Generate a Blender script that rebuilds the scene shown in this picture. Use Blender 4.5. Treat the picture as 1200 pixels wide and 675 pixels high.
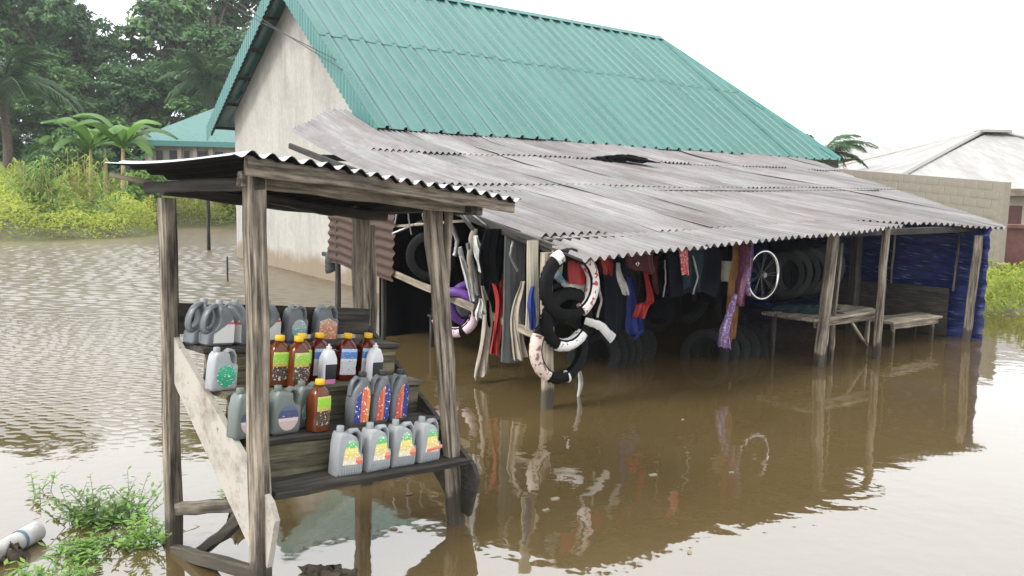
import bpy, math, random
import numpy as np
from mathutils import Vector, Matrix, Quaternion
random.seed(7); np.random.seed(7)
for o in list(bpy.data.objects): bpy.data.objects.remove(o)
SC = bpy.context.scene
COL = SC.collection
R = math.radians

# ---------------------------------------------------------------- camera
CAM_H = 2.0; FPX = 940.0
PITCH = math.atan((337.5-229)/FPX); ROLL = math.atan(.021)
fw = Vector((0, math.cos(PITCH), -math.sin(PITCH)))
_u = Vector((0, math.sin(PITCH), math.cos(PITCH))); _r = Vector((1, 0, 0))
rt = _r*math.cos(ROLL)+_u*math.sin(ROLL); up = _u*math.cos(ROLL)-_r*math.sin(ROLL)
cd = bpy.data.cameras.new('camera'); cam = bpy.data.objects.new('camera', cd); COL.objects.link(cam)
cd.sensor_width = 36; cd.lens = 36*FPX/1200; cd.clip_end = 3000; cd.clip_start = .05
M = Matrix((rt, up, -fw)).transposed().to_4x4(); M.translation = (0, 0, CAM_H)
cam.matrix_world = M
SC.camera = cam
# ---------------------------------------------------------------- sky, sun, exposure (overcast)
wd = bpy.data.worlds.new('World'); SC.world = wd; wd.use_nodes = True
nt = wd.node_tree; nt.nodes.clear()
SUN_EL, SUN_ROT = 46, 236
sky = nt.nodes.new('ShaderNodeTexSky'); sky.sky_type = 'NISHITA'; sky.sun_disc = False
sky.sun_elevation = R(SUN_EL); sky.sun_rotation = R(SUN_ROT); sky.air_density = 1.0; sky.dust_density = 3.0
hs = nt.nodes.new('ShaderNodeHueSaturation'); hs.inputs['Saturation'].default_value = .12
nt.links.new(sky.outputs[0], hs.inputs['Color'])
mx = nt.nodes.new('ShaderNodeMix'); mx.data_type = 'RGBA'; mx.inputs[0].default_value = .72
nt.links.new(hs.outputs[0], mx.inputs[6]); mx.inputs[7].default_value = (11.2, 11.5, 11.8, 1)   # even cloud layer
bg = nt.nodes.new('ShaderNodeBackground'); bg.inputs[1].default_value = .12
nt.links.new(mx.outputs[2], bg.inputs[0])
wo = nt.nodes.new('ShaderNodeOutputWorld'); nt.links.new(bg.outputs[0], wo.inputs[0])
sd = bpy.data.lights.new('sun', 'SUN'); sd.energy = 1.5; sd.angle = R(16); sd.color = (1, .97, .92)
sun = bpy.data.objects.new('sun', sd); COL.objects.link(sun)
_sa = R(SUN_ROT); sdir = Vector((math.sin(_sa)*math.cos(R(SUN_EL)), math.cos(_sa)*math.cos(R(SUN_EL)), math.sin(R(SUN_EL))))
sun.rotation_euler = sdir.to_track_quat('Z', 'Y').to_euler()
SC.view_settings.view_transform = 'Standard'; SC.view_settings.look = 'None'
SC.view_settings.exposure = 1.1; SC.view_settings.gamma = 1; SC.view_settings.use_curve_mapping = False

# ---------------------------------------------------------------- layout helpers: points in metres
def ray(x, y): return fw+rt*((x-600)/FPX)-up*((y-337.5)/FPX)
CP = Vector((0, 0, CAM_H))
def pz(x, y, z=0.0):
    d = ray(x, y); return CP+d*((z-CAM_H)/d.z)
def pd(x, y, D):
    d = ray(x, y); return CP+d*(D/d.y)
BA = R(35.2)                                   # the shop building's long axis
E1 = Vector((math.cos(BA), math.sin(BA), 0)); E2 = Vector((math.sin(BA), -math.cos(BA), 0))
O = pz(278, 302)
def W(s, t, z=0): return O+E1*s+E2*t+Vector((0, 0, z))
def pt(x, y, t):                               # point on the plane t = const of the shop
    d = ray(x, y); return CP+d*((t-(CP-O).dot(E2))/d.dot(E2))
def ps(x, y, s):
    d = ray(x, y); return CP+d*((s-(CP-O).dot(E1))/d.dot(E1))

# ---------------------------------------------------------------- object helpers
def tag(o, label=None, cat=None, group=None, kind=None):
    if label: o['label'] = label
    if cat: o['category'] = cat
    if group: o['group'] = group
    if kind: o['kind'] = kind
    return o
def thing(name, label, cat, loc=(0, 0, 0), rz=0, group=None):
    o = bpy.data.objects.new(name, None); COL.objects.link(o); o.location = loc; o.rotation_euler = (0, 0, rz)
    o.empty_display_size = .1
    return tag(o, label, cat, group)
def link(name, me, parent=None):
    o = bpy.data.objects.new(name, me); COL.objects.link(o)
    if parent: o.parent = parent
    return o
def copy_tree(o, parent=None):
    c = o.copy(); COL.objects.link(c); c.parent = parent
    for ch in o.children: copy_tree(ch, c)
    return c
class MB:
    def __init__(s): s.v = []; s.f = []; s.uv = None
    def add(s, vs, fs):
        n = len(s.v); s.v += [tuple(v) for v in vs]; s.f += [tuple(i+n for i in f) for f in fs]; return s
    def box(s, c, d, rot=None):
        c = Vector(c); hx, hy, hz = d[0]/2, d[1]/2, d[2]/2
        vs = [Vector((x, y, z)) for z in (-hz, hz) for y in (-hy, hy) for x in (-hx, hx)]
        if rot is not None: vs = [rot @ v for v in vs]
        return s.add([c+v for v in vs], [(0, 2, 3, 1), (4, 5, 7, 6), (0, 1, 5, 4), (2, 6, 7, 3), (0, 4, 6, 2), (1, 3, 7, 5)])
    def tube(s, pts, rad, n=8, closed=False, caps=True, flat=1.0, nrm=None):
        pts = [Vector(p) for p in pts]; m = len(pts)
        if not hasattr(rad, '__len__'): rad = [rad]*m
        vs = []; ref = Vector(nrm) if nrm else None
        for i, p in enumerate(pts):
            a = pts[(i-1) % m] if (closed or i > 0) else p; b = pts[(i+1) % m] if (closed or i < m-1) else p
            t = (b-a).normalized()
            if ref is None or abs(t.dot(ref)) > .98: r0 = Vector((0, 0, 1)) if abs(t.z) < .9 else Vector((1, 0, 0))
            else: r0 = ref
            x = t.cross(r0).normalized(); y = x.cross(t).normalized()
            if nrm is None: ref = y
            for k in range(n):
                q = 2*math.pi*k/n; vs.append(p+x*(math.cos(q)*rad[i])+y*(math.sin(q)*rad[i]*flat))
        fs = []
        for i in range(m if closed else m-1):
            j = (i+1) % m
            for k in range(n):
                l = (k+1) % n; fs.append((i*n+k, i*n+l, j*n+l, j*n+k))
        if caps and not closed: fs += [tuple(range(n-1, -1, -1)), tuple((m-1)*n+k for k in range(n))]
        return s.add(vs, fs)
    def lathe(s, prof, n=16, c=(0, 0, 0), sq=None, sx=1, sy=1, ang=None, caps=True):
        c = Vector(c); vs = []; full = ang is None
        cnt = n if full else n+1
        for i, (r, z) in enumerate(prof):
            q_ = sq[i] if sq else 0
            for k in range(cnt):
                a = 2*math.pi*k/n if full else ang[0]+(ang[1]-ang[0])*k/n
                ca, sa = math.cos(a), math.sin(a)
                e = 2+q_*4; k_ = (abs(ca)**e+abs(sa)**e)**(-1/e)
                vs.append(c+Vector((ca*r*k_*sx, sa*r*k_*sy, z)))
        fs = []
        for i in range(len(prof)-1):
            for k in range(n):
                l = (k+1) % cnt if full else k+1
                fs.append((i*cnt+k, i*cnt+l, (i+1)*cnt+l, (i+1)*cnt+k))
        if full and caps: fs += [tuple(range(n-1, -1, -1)), tuple((len(prof)-1)*n+k for k in range(n))]
        return s.add(vs, fs)
    def prism(s, out, y0, y1, bev=.0):          # outline in x,z pushed along y, with a rounded edge
        cx = sum(p[0] for p in out)/len(out); cz = sum(p[1] for p in out)/len(out)
        w = max(abs(p[0]-cx) for p in out)
        rings = [(y0, 1-bev/w*1.0), (y0+bev*.35, 1-bev/w*.35), (y0+bev, 1), (y1-bev, 1), (y1-bev*.35, 1-bev/w*.35), (y1, 1-bev/w)] if bev else [(y0, 1), (y1, 1)]
        n = len(out); vs = []; fs = []
        for y, k in rings: vs += [(cx+(p[0]-cx)*k, y, cz+(p[1]-cz)*k) for p in out]
        for i in range(len(rings)-1):
            for j in range(n):
                l = (j+1) % n; fs.append((i*n+j, i*n+l, (i+1)*n+l, (i+1)*n+j))
        fs += [tuple(range(n-1, -1, -1)), tuple((len(rings)-1)*n+k for k in range(n))]
        return s.add(vs, fs)
    def mesh(s, name, mat, smooth=False, off=None, sharp=40):
        me = bpy.data.meshes.new(name)
        vs = s.v if off is None else [tuple(Vector(v)-off) for v in s.v]
        me.from_pydata(vs, [], s.f)
        if s.uv is not None:
            ul = me.uv_layers.new(name='UVMap'); li = np.zeros(len(me.loops), dtype=np.int32); me.loops.foreach_get('vertex_index', li)
            ul.data.foreach_set('uv', np.array(s.uv, dtype=np.float32)[li].ravel())
        if smooth:
            me.polygons.foreach_set('use_smooth', [True]*len(me.polygons)); me.update()
            if sharp: me.set_sharp_from_angle(angle=R(sharp))
        me.materials.append(mat); me.update(); return me
    def build(s, name, mat, parent=None, smooth=False, off=None, sharp=40):
        if off is None and parent is not None and parent.get('abs'): off = Vector(parent['abs'])
        return link(name, s.mesh(name, mat, smooth, off, sharp), parent)
def place(name, label, cat, loc, group=None):   # a thing whose parts are given in world metres
    o = thing(name, label, cat, loc, 0, group); o['abs'] = tuple(loc); return o
def quads_mesh(name, V, mat, nv=4):             # V: (n, nv, 3) loose leaf faces
    V = np.asarray(V, dtype=np.float32); n = len(V)
    me = bpy.data.meshes.new(name); me.vertices.add(n*nv); me.vertices.foreach_set('co', V.ravel())
    me.loops.add(n*nv); me.loops.foreach_set('vertex_index', np.arange(n*nv, dtype=np.int32))
    me.polygons.add(n); me.polygons.foreach_set('loop_start', np.arange(0, n*nv, nv, dtype=np.int32)); me.polygons.foreach_set('loop_total', np.full(n, nv, dtype=np.int32))
    me.materials.append(mat); me.update(); me.validate(); return me

# ---------------------------------------------------------------- materials
MATS = {}
ALB = .78                                     # overall reflectance level of painted, weathered and leafy surfaces
def sc(c): return tuple(x*ALB for x in c)
def nodes(name):
    m = bpy.data.materials.new(name); m.use_nodes = True; t = m.node_tree
    b = t.nodes['Principled BSDF']; return m, t, b
def N(t, kind, **kw):
    n = t.nodes.new('ShaderNode'+kind)
    for k, v in kw.items():
        if k in n.inputs: n.inputs[k].default_value = v
        else: setattr(n, k, v)
    return n
def ramp(t, fac, stops):
    r = t.nodes.new('ShaderNodeValToRGB'); e = r.color_ramp.elements
    while len(e) < len(stops): e.new(.5)
    for i, (p, c) in enumerate(stops):
        e[i].position = p; e[i].color = (*c, 1) if len(c) == 3 else c
    t.links.new(fac, r.inputs[0]); return r.outputs[0]
def mixc(t, fac, a, b, mode='MIX'):
    m = t.nodes.new('ShaderNodeMix'); m.data_type = 'RGBA'; m.blend_type = mode
    for i, v in ((0, fac), (6, a), (7, b)):
        if hasattr(v, 'links'): t.links.new(v, m.inputs[i])
        elif i == 0: m.inputs[0].default_value = v
        else: m.inputs[i].default_value = (*v, 1)
    return m.outputs[2]
def coords(t, which='Object', scale=(1, 1, 1), rnd=True):
    tc = t.nodes.new('ShaderNodeTexCoord'); mp = t.nodes.new('ShaderNodeMapping'); mp.inputs['Scale'].default_value = scale
    t.links.new(tc.outputs[which], mp.inputs[0])
    if rnd:
        oi = t.nodes.new('ShaderNodeObjectInfo'); ml = N(t, 'Math', operation='MULTIPLY'); ml.inputs[1].default_value = 37.0
        t.links.new(oi.outputs['Random'], ml.inputs[0]); t.links.new(ml.outputs[0], mp.inputs['Location'])
    return mp.outputs[0]
def noise(t, vec, scale, detail=4, rough=.6):
    n = t.nodes.new('ShaderNodeTexNoise'); n.inputs['Scale'].default_value = scale; n.inputs['Detail'].default_value = detail; n.inputs['Roughness'].default_value = rough
    t.links.new(vec, n.inputs['Vector']); return n.outputs[0]
def bump(t, b, h, strength=.3, dist=.01):
    n = t.nodes.new('ShaderNodeBump'); n.inputs['Strength'].default_value = strength; n.inputs['Distance'].default_value = dist
    t.links.new(h, n.inputs['Height']); t.links.new(n.outputs[0], b.inputs['Normal'])
def rand_val(t, col, amt=.25):
    oi = t.nodes.new('ShaderNodeObjectInfo'); h = t.nodes.new('ShaderNodeHueSaturation')
    mr = N(t, 'MapRange'); mr.inputs[3].default_value = 1-amt; mr.inputs[4].default_value = 1+amt
    t.links.new(oi.outputs['Random'], mr.inputs[0]); t.links.new(mr.outputs[0], h.inputs['Value']); t.links.new(col, h.inputs['Color']); return h.outputs[0]
def mat_wood(name, dark, light, stain=.5, grain=22, rough=.85):
    m, t, b = nodes(name); dark, light = sc(dark), sc(light)
    v = coords(t, 'Object', (1.3, grain, grain)); g = noise(t, v, 1.6, 6, .65)
    v2 = coords(t, 'Object', (1.2, 2.5, 2.5)); g2 = noise(t, v2, 2.2, 5, .6)
    c = ramp(t, g, [(.38, dark), (.5, tuple(a*.55+b_*.45 for a, b_ in zip(dark, light))), (.62, light)])
    st = ramp(t, g2, [(.42, (1, 1, 1)), (.62, (1-stain,)*3)])
    c = mixc(t, 1.0, c, st, 'MULTIPLY'); c = rand_val(t, c, .25)
    gp = t.nodes.new('ShaderNodeNewGeometry'); sz = t.nodes.new('ShaderNodeSeparateXYZ'); t.links.new(gp.outputs['Position'], sz.inputs[0])
    wz = N(t, 'Math', operation='MULTIPLY_ADD'); t.links.new(g2, wz.inputs[0]); wz.inputs[1].default_value = -.35; t.links.new(sz.outputs[2], wz.inputs[2])
    c = mixc(t, ramp(t, wz.outputs[0], [(0, (.85,)*3), (.05, (0, 0, 0))]), c, (.018, .014, .008))
    t.links.new(c, b.inputs['Base Color']); b.inputs['Roughness'].default_value = rough; bump(t, b, g, .6, .006); MATS[name] = m; return m
def mat_plain(name, col, rough=.6, var=.18, scale=6, metal=0, bumps=.0, coat=0, rnd=.0, spec=.35):
    m, t, b = nodes(name); v = coords(t); n = noise(t, v, scale, 5, .6); col = sc(col)
    c = ramp(t, n, [(.3, tuple(max(0, x*(1-var)) for x in col)), (.7, tuple(min(1, x*(1+var)) for x in col))])
    if rnd: c = rand_val(t, c, rnd)
    t.links.new(c, b.inputs['Base Color']); b.inputs['Roughness'].default_value = rough; b.inputs['Metallic'].default_value = metal
    b.inputs['Coat Weight'].default_value = coat; b.inputs['Specular IOR Level'].default_value = spec
    if bumps: bump(t, b, n, bumps, .01)
    MATS[name] = m; return m
def mat_sheet(name, base, stains, rough=.45, metal=.0, amt=(.45, .68), rnd=.12, fleck=None, con=(.86, 1.1)):
    m, t, b = nodes(name); base, stains = sc(base), sc(stains)
    v = coords(t, 'UV', (9, .8, 1)); g = noise(t, v, 1.0, 6, .6)
    v2 = coords(t, 'UV', (1.2, .5, 1)); g2 = noise(t, v2, 1.3, 5, .65)
    v3 = coords(t, 'UV', (14, 14, 1)); g3 = noise(t, v3, 1.2, 4, .7)
    c = ramp(t, g, [(.34, tuple(x*con[0] for x in base)), (.66, tuple(x*con[1] for x in base))])
    c = mixc(t, ramp(t, g2, [(amt[0], (0, 0, 0)), (amt[1], (1, 1, 1))]), c, stains)
    if fleck: c = mixc(t, ramp(t, g3, [(.62, (0, 0, 0)), (.70, (1, 1, 1))]), c, fleck)
    c = rand_val(t, c, rnd); t.links.new(c, b.inputs['Base Color'])
    rr = ramp(t, g2, [(.35, (rough*.75,)*3), (.7, (min(1, rough*1.4),)*3)]); t.links.new(rr, b.inputs['Roughness']); b.inputs['Metallic'].default_value = metal
    bump(t, b, g3, .12, .004); MATS[name] = m; return m
def mat_leaf(name, cols, rough=.5, trans=.3, scale=.5, world=False):
    m, t, b = nodes(name); cols = [sc(c) for c in cols]
    geo = t.nodes.new('ShaderNodeNewGeometry'); c = ramp(t, geo.outputs['Random Per Island'], [(i/(len(cols)-1), c) for i, c in enumerate(cols)])
    v = coords(t, 'Object', (1, 1, 1)); n = noise(t, v, scale, 3, .6)
    c = mixc(t, 1.0, c, ramp(t, n, [(.3, (.62, .66, .6)), (.7, (1.25, 1.2, 1.1))]), 'MULTIPLY'); c = rand_val(t, c, .18)
    t.links.new(c, b.inputs['Base Color']); b.inputs['Roughness'].default_value = rough; b.inputs['Specular IOR Level'].default_value = .3
    tr = t.nodes.new('ShaderNodeBsdfTranslucent'); t.links.new(c, tr.inputs[0]); ms = t.nodes.new('ShaderNodeMixShader'); ms.inputs[0].default_value = trans
    t.links.new(b.outputs[0], ms.inputs[1]); t.links.new(tr.outputs[0], ms.inputs[2]); t.links.new(ms.outputs[0], t.nodes['Material Output'].inputs[0]); MATS[name] = m; return m
WOOD = mat_wood('weathered_wood', (.045, .033, .023), (.38, .318, .24), .45)
WOODD = mat_wood('dark_wet_wood', (.013, .010, .008), (.068, .056, .042), .5)
WOODP = mat_wood('pale_timber', (.20, .16, .11), (.48, .41, .31), .4)
WHITEW = mat_wood('peeling_white_paint', (.33, .29, .23), (.74, .71, .66), .35, 9)
OLIVE = mat_wood('mossy_board', (.05, .045, .025), (.22, .19, .11), .5)
GALV = mat_sheet('weathered_zinc', (.235, .220, .216), (.145, .122, .116), .45, .2, (.42, .66), .2, (.19, .15, .145), (.66, 1.16))
GALVK = mat_sheet('zinc_bright', (.50, .50, .51), (.36, .34, .33), .4, .3, (.5, .75), .05)
RUST = mat_sheet('rusty_zinc', (.055, .026, .015), (.075, .041, .027), .92, 0, (.4, .66), .1, (.16, .08, .05))
TEAL = mat_sheet('teal_painted_metal', (.048, .162, .140), (.080, .20, .176), .30, 0, (.48, .78), .07, None, (.93, 1.05))
TEALD = mat_sheet('teal_trim_metal', (.05, .18, .165), (.08, .225, .205), .4, 0, (.45, .75), .05)
PALER = mat_sheet('pale_roof_metal', (.36, .345, .325), (.30, .28, .26), .5, .1, (.45, .7), .05)
def frame(p0, p1, upv):
    x = (Vector(p1)-Vector(p0)).normalized(); z = Vector(upv); z = z-x*z.dot(x)
    if z.length < 1e-3: z = Vector((0, 1, 0))-x*x.y
    z.normalize(); y = z.cross(x); return Matrix((x, y, z)).transposed()
_pr = random.Random(3)
def plank(name, p0, p1, w, h, mat, parent, jit=.004, upv=(0, 0, 1), seg=6, taper=1.0, bow=0.0, end=0.0):
    p0, p1 = Vector(p0), Vector(p1); L = (p1-p0).length; m = MB(); vs = []; fs = []
    ch = min(w, h)*.16; ring = [(-1, -1, 1, 0), (-1, -1, 0, 1), (-1, 1, 0, -1), (-1, 1, 1, 0), (1, 1, -1, 0), (1, 1, 0, -1), (1, -1, 0, 1), (1, -1, -1, 0)]
    for i in range(seg+1):
        k = i/seg; sc = 1+(taper-1)*k; oy = _pr.uniform(-jit, jit); oz = _pr.uniform(-jit, jit)+bow*4*k*(1-k)
        for (sy, sz, cy, cz) in ring:
            ex = _pr.uniform(-end, end) if i in (0, seg) else 0
            vs.append((k*L+ex, oy+sy*w/2*sc+cy*ch+_pr.uniform(-jit, jit)*.4, oz+sz*h/2*sc+cz*ch+_pr.uniform(-jit, jit)*.4))
    for i in range(seg):
        for j in range(8): fs.append((i*8+j, (i+1)*8+j, (i+1)*8+(j+1) % 8, i*8+(j+1) % 8))
    fs += [tuple(range(8)), tuple(seg*8+7-j for j in range(8))]
    m.add(vs, fs); o = link(name, m.mesh(name, mat, True, None, 30), parent)
    off = Vector(parent['abs']) if parent is not None and parent.get('abs') else Vector()
    mw = frame(p0, p1, upv).to_4x4(); mw.translation = p0-off; o.matrix_basis = mw; return o
def sheet(name, fn, s0, s1, d0, d1, prof, mat, parent, ns, nd=6, thick=.002):
    """one roofing sheet: fn(s, d) -> point and normal; prof(s) -> rib height; d0, d1 may depend on s"""
    m = MB(); vs = []; uv = []; fs = []; ss = [s0+(s1-s0)*i/ns for i in range(ns+1)] if isinstance(ns, int) else ns
    n = len(ss)
    for s in ss:
        a = d0(s) if callable(d0) else d0; b = d1(s) if callable(d1) else d1
        for j in range(nd+1):
            d = a+(b-a)*j/nd; P, nn = fn(s, d); vs.append(P+nn*prof(s)); uv.append((s, d))
    for i in range(n-1):
        for j in range(nd): fs.append((i*(nd+1)+j, i*(nd+1)+j+1, (i+1)*(nd+1)+j+1, (i+1)*(nd+1)+j))
    m.add(vs, fs); m.uv = uv; return m.build(name, mat, parent, True, None, 75)
def wave(pitch, amp): return lambda s: amp*math.cos(2*math.pi*s/pitch)

# ================================================================ SETTING
def smooth(a, b, x): x = np.clip((x-a)/(b-a), 0, 1); return x*x*(3-2*x)
def bank_z(x, y):
    x = np.asarray(x, float); y = np.asarray(y, float)
    # left bank: shoreline from (-17,27) over (-14.6,33) back to (-22,56), then along the far shore
    xr = np.where(y < 33, -14.4-(33-y)*.5, -14.4-(y-33)*.335)
    wob = .7*np.sin(x*.9+y*.5)+.5*np.sin(y*1.3)
    dl = np.minimum(xr-x, (y-27)*.8)+wob*.5; left = smooth(-1.5, 2.0, dl)*1.1+smooth(1, 14, dl)*2.3
    df = y-43+wob*.6; far = smooth(-2, 2, df)*1.2+smooth(1, 6, df)*.9+smooth(6, 30, df)*1.2
    far = far*smooth(6, -4, x-y*.35)
    dr = np.minimum(x-7.6-(y-14.5)*.18, (y-13.8)*1.4)+wob*.2; right = smooth(-.9, 1.4, dr)*.85+smooth(2, 20, dr)*.3
    back = smooth(26, 36, y-.2*x)*smooth(4, 14, x)*.7
    return -.8+np.maximum.reduce([left, far, right, back])+ (.05*np.sin(x*2.1)*np.sin(y*1.7))
def grid_obj(name, xs, ys, zf, mat):
    X, Y = np.meshgrid(xs, ys); Z = zf(X, Y); nx, ny = len(xs), len(ys)
    V = np.stack([X, Y, Z], -1).reshape(-1, 3); me = bpy.data.meshes.new(name)
    F = [(j*nx+i, j*nx+i+1, (j+1)*nx+i+1, (j+1)*nx+i) for j in range(ny-1) for i in range(nx-1)]
    me.from_pydata(V.tolist(), [], F); me.polygons.foreach_set('use_smooth', [True]*len(F)); me.materials.append(mat); return link(name, me)
def ground_mat():
    m, t, b = nodes('muddy_earth'); v = coords(t, rnd=False); n = noise(t, v, .8, 6, .6); n2 = noise(t, v, 7, 5, .6)
    c = ramp(t, n, [(.35, (.08, .06, .035)), (.5, (.07, .08, .03)), (.7, (.10, .12, .035))]); c = mixc(t, .4, c, ramp(t, n2, [(.3, (.06, .05, .03)), (.7, (.18, .17, .08))]))
    t.links.new(c, b.inputs['Base Color']); b.inputs['Roughness'].default_value = .9; bump(t, b, n2, .5, .05); return m
xs = np.concatenate([np.linspace(-900, -70, 12), np.linspace(-62, 40, 150), np.linspace(50, 900, 12)])
ys = np.concatenate([np.linspace(-80, 8, 6), np.linspace(10, 90, 120), np.linspace(100, 1200, 12)])
tag(grid_obj('ground', xs, ys, bank_z, ground_mat()), kind='structure')
def water_mat(rough=.035):
    m, t, b = nodes('muddy_flood_water'); v = coords(t, rnd=False)
    n1 = noise(t, v, .35, 4, .55)
    c = ramp(t, n1, [(.3, (.076, .052, .021)), (.7, (.100, .071, .031))]); t.links.new(c, b.inputs['Base Color'])
    b.inputs['Roughness'].default_value = rough; b.inputs['IOR'].default_value = 2.6
    mp = t.nodes.new('ShaderNodeMapping'); mp.inputs['Scale'].default_value = (1, 1.0, 1); tc = t.nodes.new('ShaderNodeTexCoord'); t.links.new(tc.outputs['Object'], mp.inputs[0])
    a = noise(t, mp.outputs[0], 5.5, 2, .45); a2 = noise(t, mp.outputs[0], 1.1, 2, .5)
    patch = ramp(t, noise(t, mp.outputs[0], .22, 3, .6), [(.42, (.15,)*3), (.62, (1,)*3)])
    mul = N(t, 'Math', operation='MULTIPLY'); t.links.new(a, mul.inputs[0]); t.links.new(patch, mul.inputs[1])
    ad = N(t, 'Math', operation='MULTIPLY_ADD'); t.links.new(a2, ad.inputs[0]); ad.inputs[1].default_value = .9; t.links.new(mul.outputs[0], ad.inputs[2])
    bump(t, b, ad.outputs[0], .13, .035)
    return m
wm = MB().add([(-930, -78, 0), (930, -78, 0), (930, 1205, 0), (-930, 1205, 0)], [(0, 1, 2, 3)])
WATER = water_mat()
tag(wm.build('water', WATER), kind='structure')
def ripple_z(x, y):                              # wind ripples on the open water at the left, dying out towards the sheltered side
    w = np.zeros_like(x); r_ = np.random.default_rng(5); w2 = np.zeros_like(x)
    for lam, ang, a in ((.62, -.35, 1), (.47, .30, .9), (.36, -.08, .7), (.83, .62, .8), (.55, -.75, .6), (.29, .45, .45)):
        k = 2*np.pi/(lam*.21); k2 = 2*np.pi/(lam*.55); w2 = w2+a*np.sin(k2*(x*np.sin(ang)+y*np.cos(ang))+lam*50+1.3*np.sin(x*.9+ang*9)+1.2*np.sin(x*1.7-y*1.1+lam*31)+1.0*np.sin(y*2.1+x*1.3)); w = w+a*np.sin(k*(x*np.sin(ang)+y*np.cos(ang))+r_.uniform(0, 6)+1.3*np.sin(x*.9+ang*9)+1.1*np.sin(y*.7+x*.4+lam*20)+1.2*np.sin(x*2.7-y*1.3+lam*31)+1.0*np.sin(y*3.1+x*1.9+ang*17)+.8*np.sin(x*6.1+y*4.3+lam*11))
    f = smooth(4.2, 10, y)*smooth(-1.7, -3.2, x)*smooth(56, 48, y)*(.88+.12*np.sin(x*.35+y*.22)*np.sin(y*.31-x*.15))
    q = smooth(9.5, 15, y); return -.003+np.maximum(f, 0)*((1-q)*.0025*(w+4.5)+q*.0050*(w2+4.5))
def ripple_patch():
    ys = np.concatenate([np.arange(4.4, 15, .017), np.arange(15, 28, .042), np.arange(28, 56, .075)]); cols = 640; V = []; 
    for y in ys:
        xs = np.linspace(-.70*y-.5, min(-1.6, -.2*y), cols); V.append(np.stack([xs, np.full(cols, y)], 1))
    V = np.array(V); X, Y = V[..., 0], V[..., 1]; Z = ripple_z(X, Y); edge = np.ones_like(X); n = len(ys)
    P = np.stack([X, Y, Z], -1).reshape(-1, 3).astype(np.float32); idx = np.arange(n*cols).reshape(n, cols)
    F = np.stack([idx[:-1, :-1], idx[:-1, 1:], idx[1:, 1:], idx[1:, :-1]], -1).reshape(-1, 4).astype(np.int32); me = bpy.data.meshes.new('water_ripples')
    me.vertices.add(len(P)); me.vertices.foreach_set('co', P.ravel()); me.loops.add(F.size); me.loops.foreach_set('vertex_index', F.ravel()); me.polygons.add(len(F)); me.polygons.foreach_set('loop_start', np.arange(0, F.size, 4, dtype=np.int32)); me.polygons.foreach_set('loop_total', np.full(len(F), 4, dtype=np.int32)); me.polygons.foreach_set('use_smooth', np.ones(len(F), dtype=bool)); me.materials.append(water_mat(.28)); me.update(); return link('water_ripples', me)
tag(ripple_patch(), kind='structure')

# ================================================================ MAIN BUILDING
def plaster_mat(name, base, stain, streak=.5):
    m, t, b = nodes(name); base, stain = sc(base), sc(stain); v = coords(t, 'Object', (1, 1, .35), rnd=False); n = noise(t, v, 1.3, 6, .65); v2 = coords(t, 'Object', (1, 1, 1), rnd=False); n2 = noise(t, v2, 9, 6, .65); n3 = noise(t, v2, .55, 4, .6)
    c = mixc(t, ramp(t, n, [(.44, (0, 0, 0)), (.74, (streak,)*3)]), base, stain)
    c = mixc(t, ramp(t, n3, [(.5, (0, 0, 0)), (.72, (.35,)*3)]), c, tuple(x*.55 for x in stain))
    c = mixc(t, 1, c, ramp(t, n2, [(.3, (.86,)*3), (.7, (1.08,)*3)]), 'MULTIPLY')
    t.links.new(c, b.inputs['Base Color']); b.inputs['Roughness'].default_value = .9; bump(t, b, n2, .25, .01); return m
PLASTER = plaster_mat('grey_cement_plaster', (.425, .405, .365), (.29, .27, .235))
def weather(m):                                  # mould under the rakes, rain streaks and a damp band above the flood
    t = m.node_tree; b = t.nodes['Principled BSDF']; src = b.inputs['Base Color'].links[0].from_socket
    v = coords(t, 'Object', (1.6, 1.6, .12), rnd=False); n = noise(t, v, 1.6, 6, .65); v2 = coords(t, 'Object', (1, 1, .6), rnd=False); n2 = noise(t, v2, 1.1, 5, .65)
    tc = t.nodes.new('ShaderNodeTexCoord'); sp = t.nodes.new('ShaderNodeSeparateXYZ'); t.links.new(tc.outputs['Object'], sp.inputs[0])
    hi = N(t, 'Math', operation='MULTIPLY_ADD'); t.links.new(n2, hi.inputs[0]); hi.inputs[1].default_value = 5.0; t.links.new(sp.outputs[2], hi.inputs[2])
    c = mixc(t, ramp(t, n, [(.50, (0, 0, 0)), (.70, (.55,)*3)]), src, (.20, .185, .155))
    mr = t.nodes.new('ShaderNodeMapRange'); t.links.new(hi.outputs[0], mr.inputs[0]); mr.inputs[1].default_value = 7.2; mr.inputs[2].default_value = 9.6; mr.inputs[4].default_value = .75
    c = mixc(t, mr.outputs[0], c, (.10, .095, .085))
    lo = N(t, 'Math', operation='MULTIPLY_ADD'); t.links.new(n2, lo.inputs[0]); lo.inputs[1].default_value = -.9; t.links.new(sp.outputs[2], lo.inputs[2])
    ml = t.nodes.new('ShaderNodeMapRange'); t.links.new(lo.outputs[0], ml.inputs[0]); ml.inputs[1].default_value = .12; ml.inputs[2].default_value = -.15; ml.inputs[4].default_value = .8
    c = mixc(t, ml.outputs[0], c, (.16, .115, .065)); t.links.new(c, b.inputs['Base Color'])
weather(PLASTER)
BLOCKM = plaster_mat('bare_sandcrete', (.30, .268, .215), (.20, .175, .14), .6)
EAVL, APX, EAVR = (-1.0, 3.80), (5.25, 7.02), (10.5, 3.17)     # (t, z) of the roof section
S_END, S_COR, S_OV = 11.8, 13.9, -.5
bl = place('main_building', 'long cement-walled building with a steep teal green ribbed metal roof', 'building', W(0, 0, 0))
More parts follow.
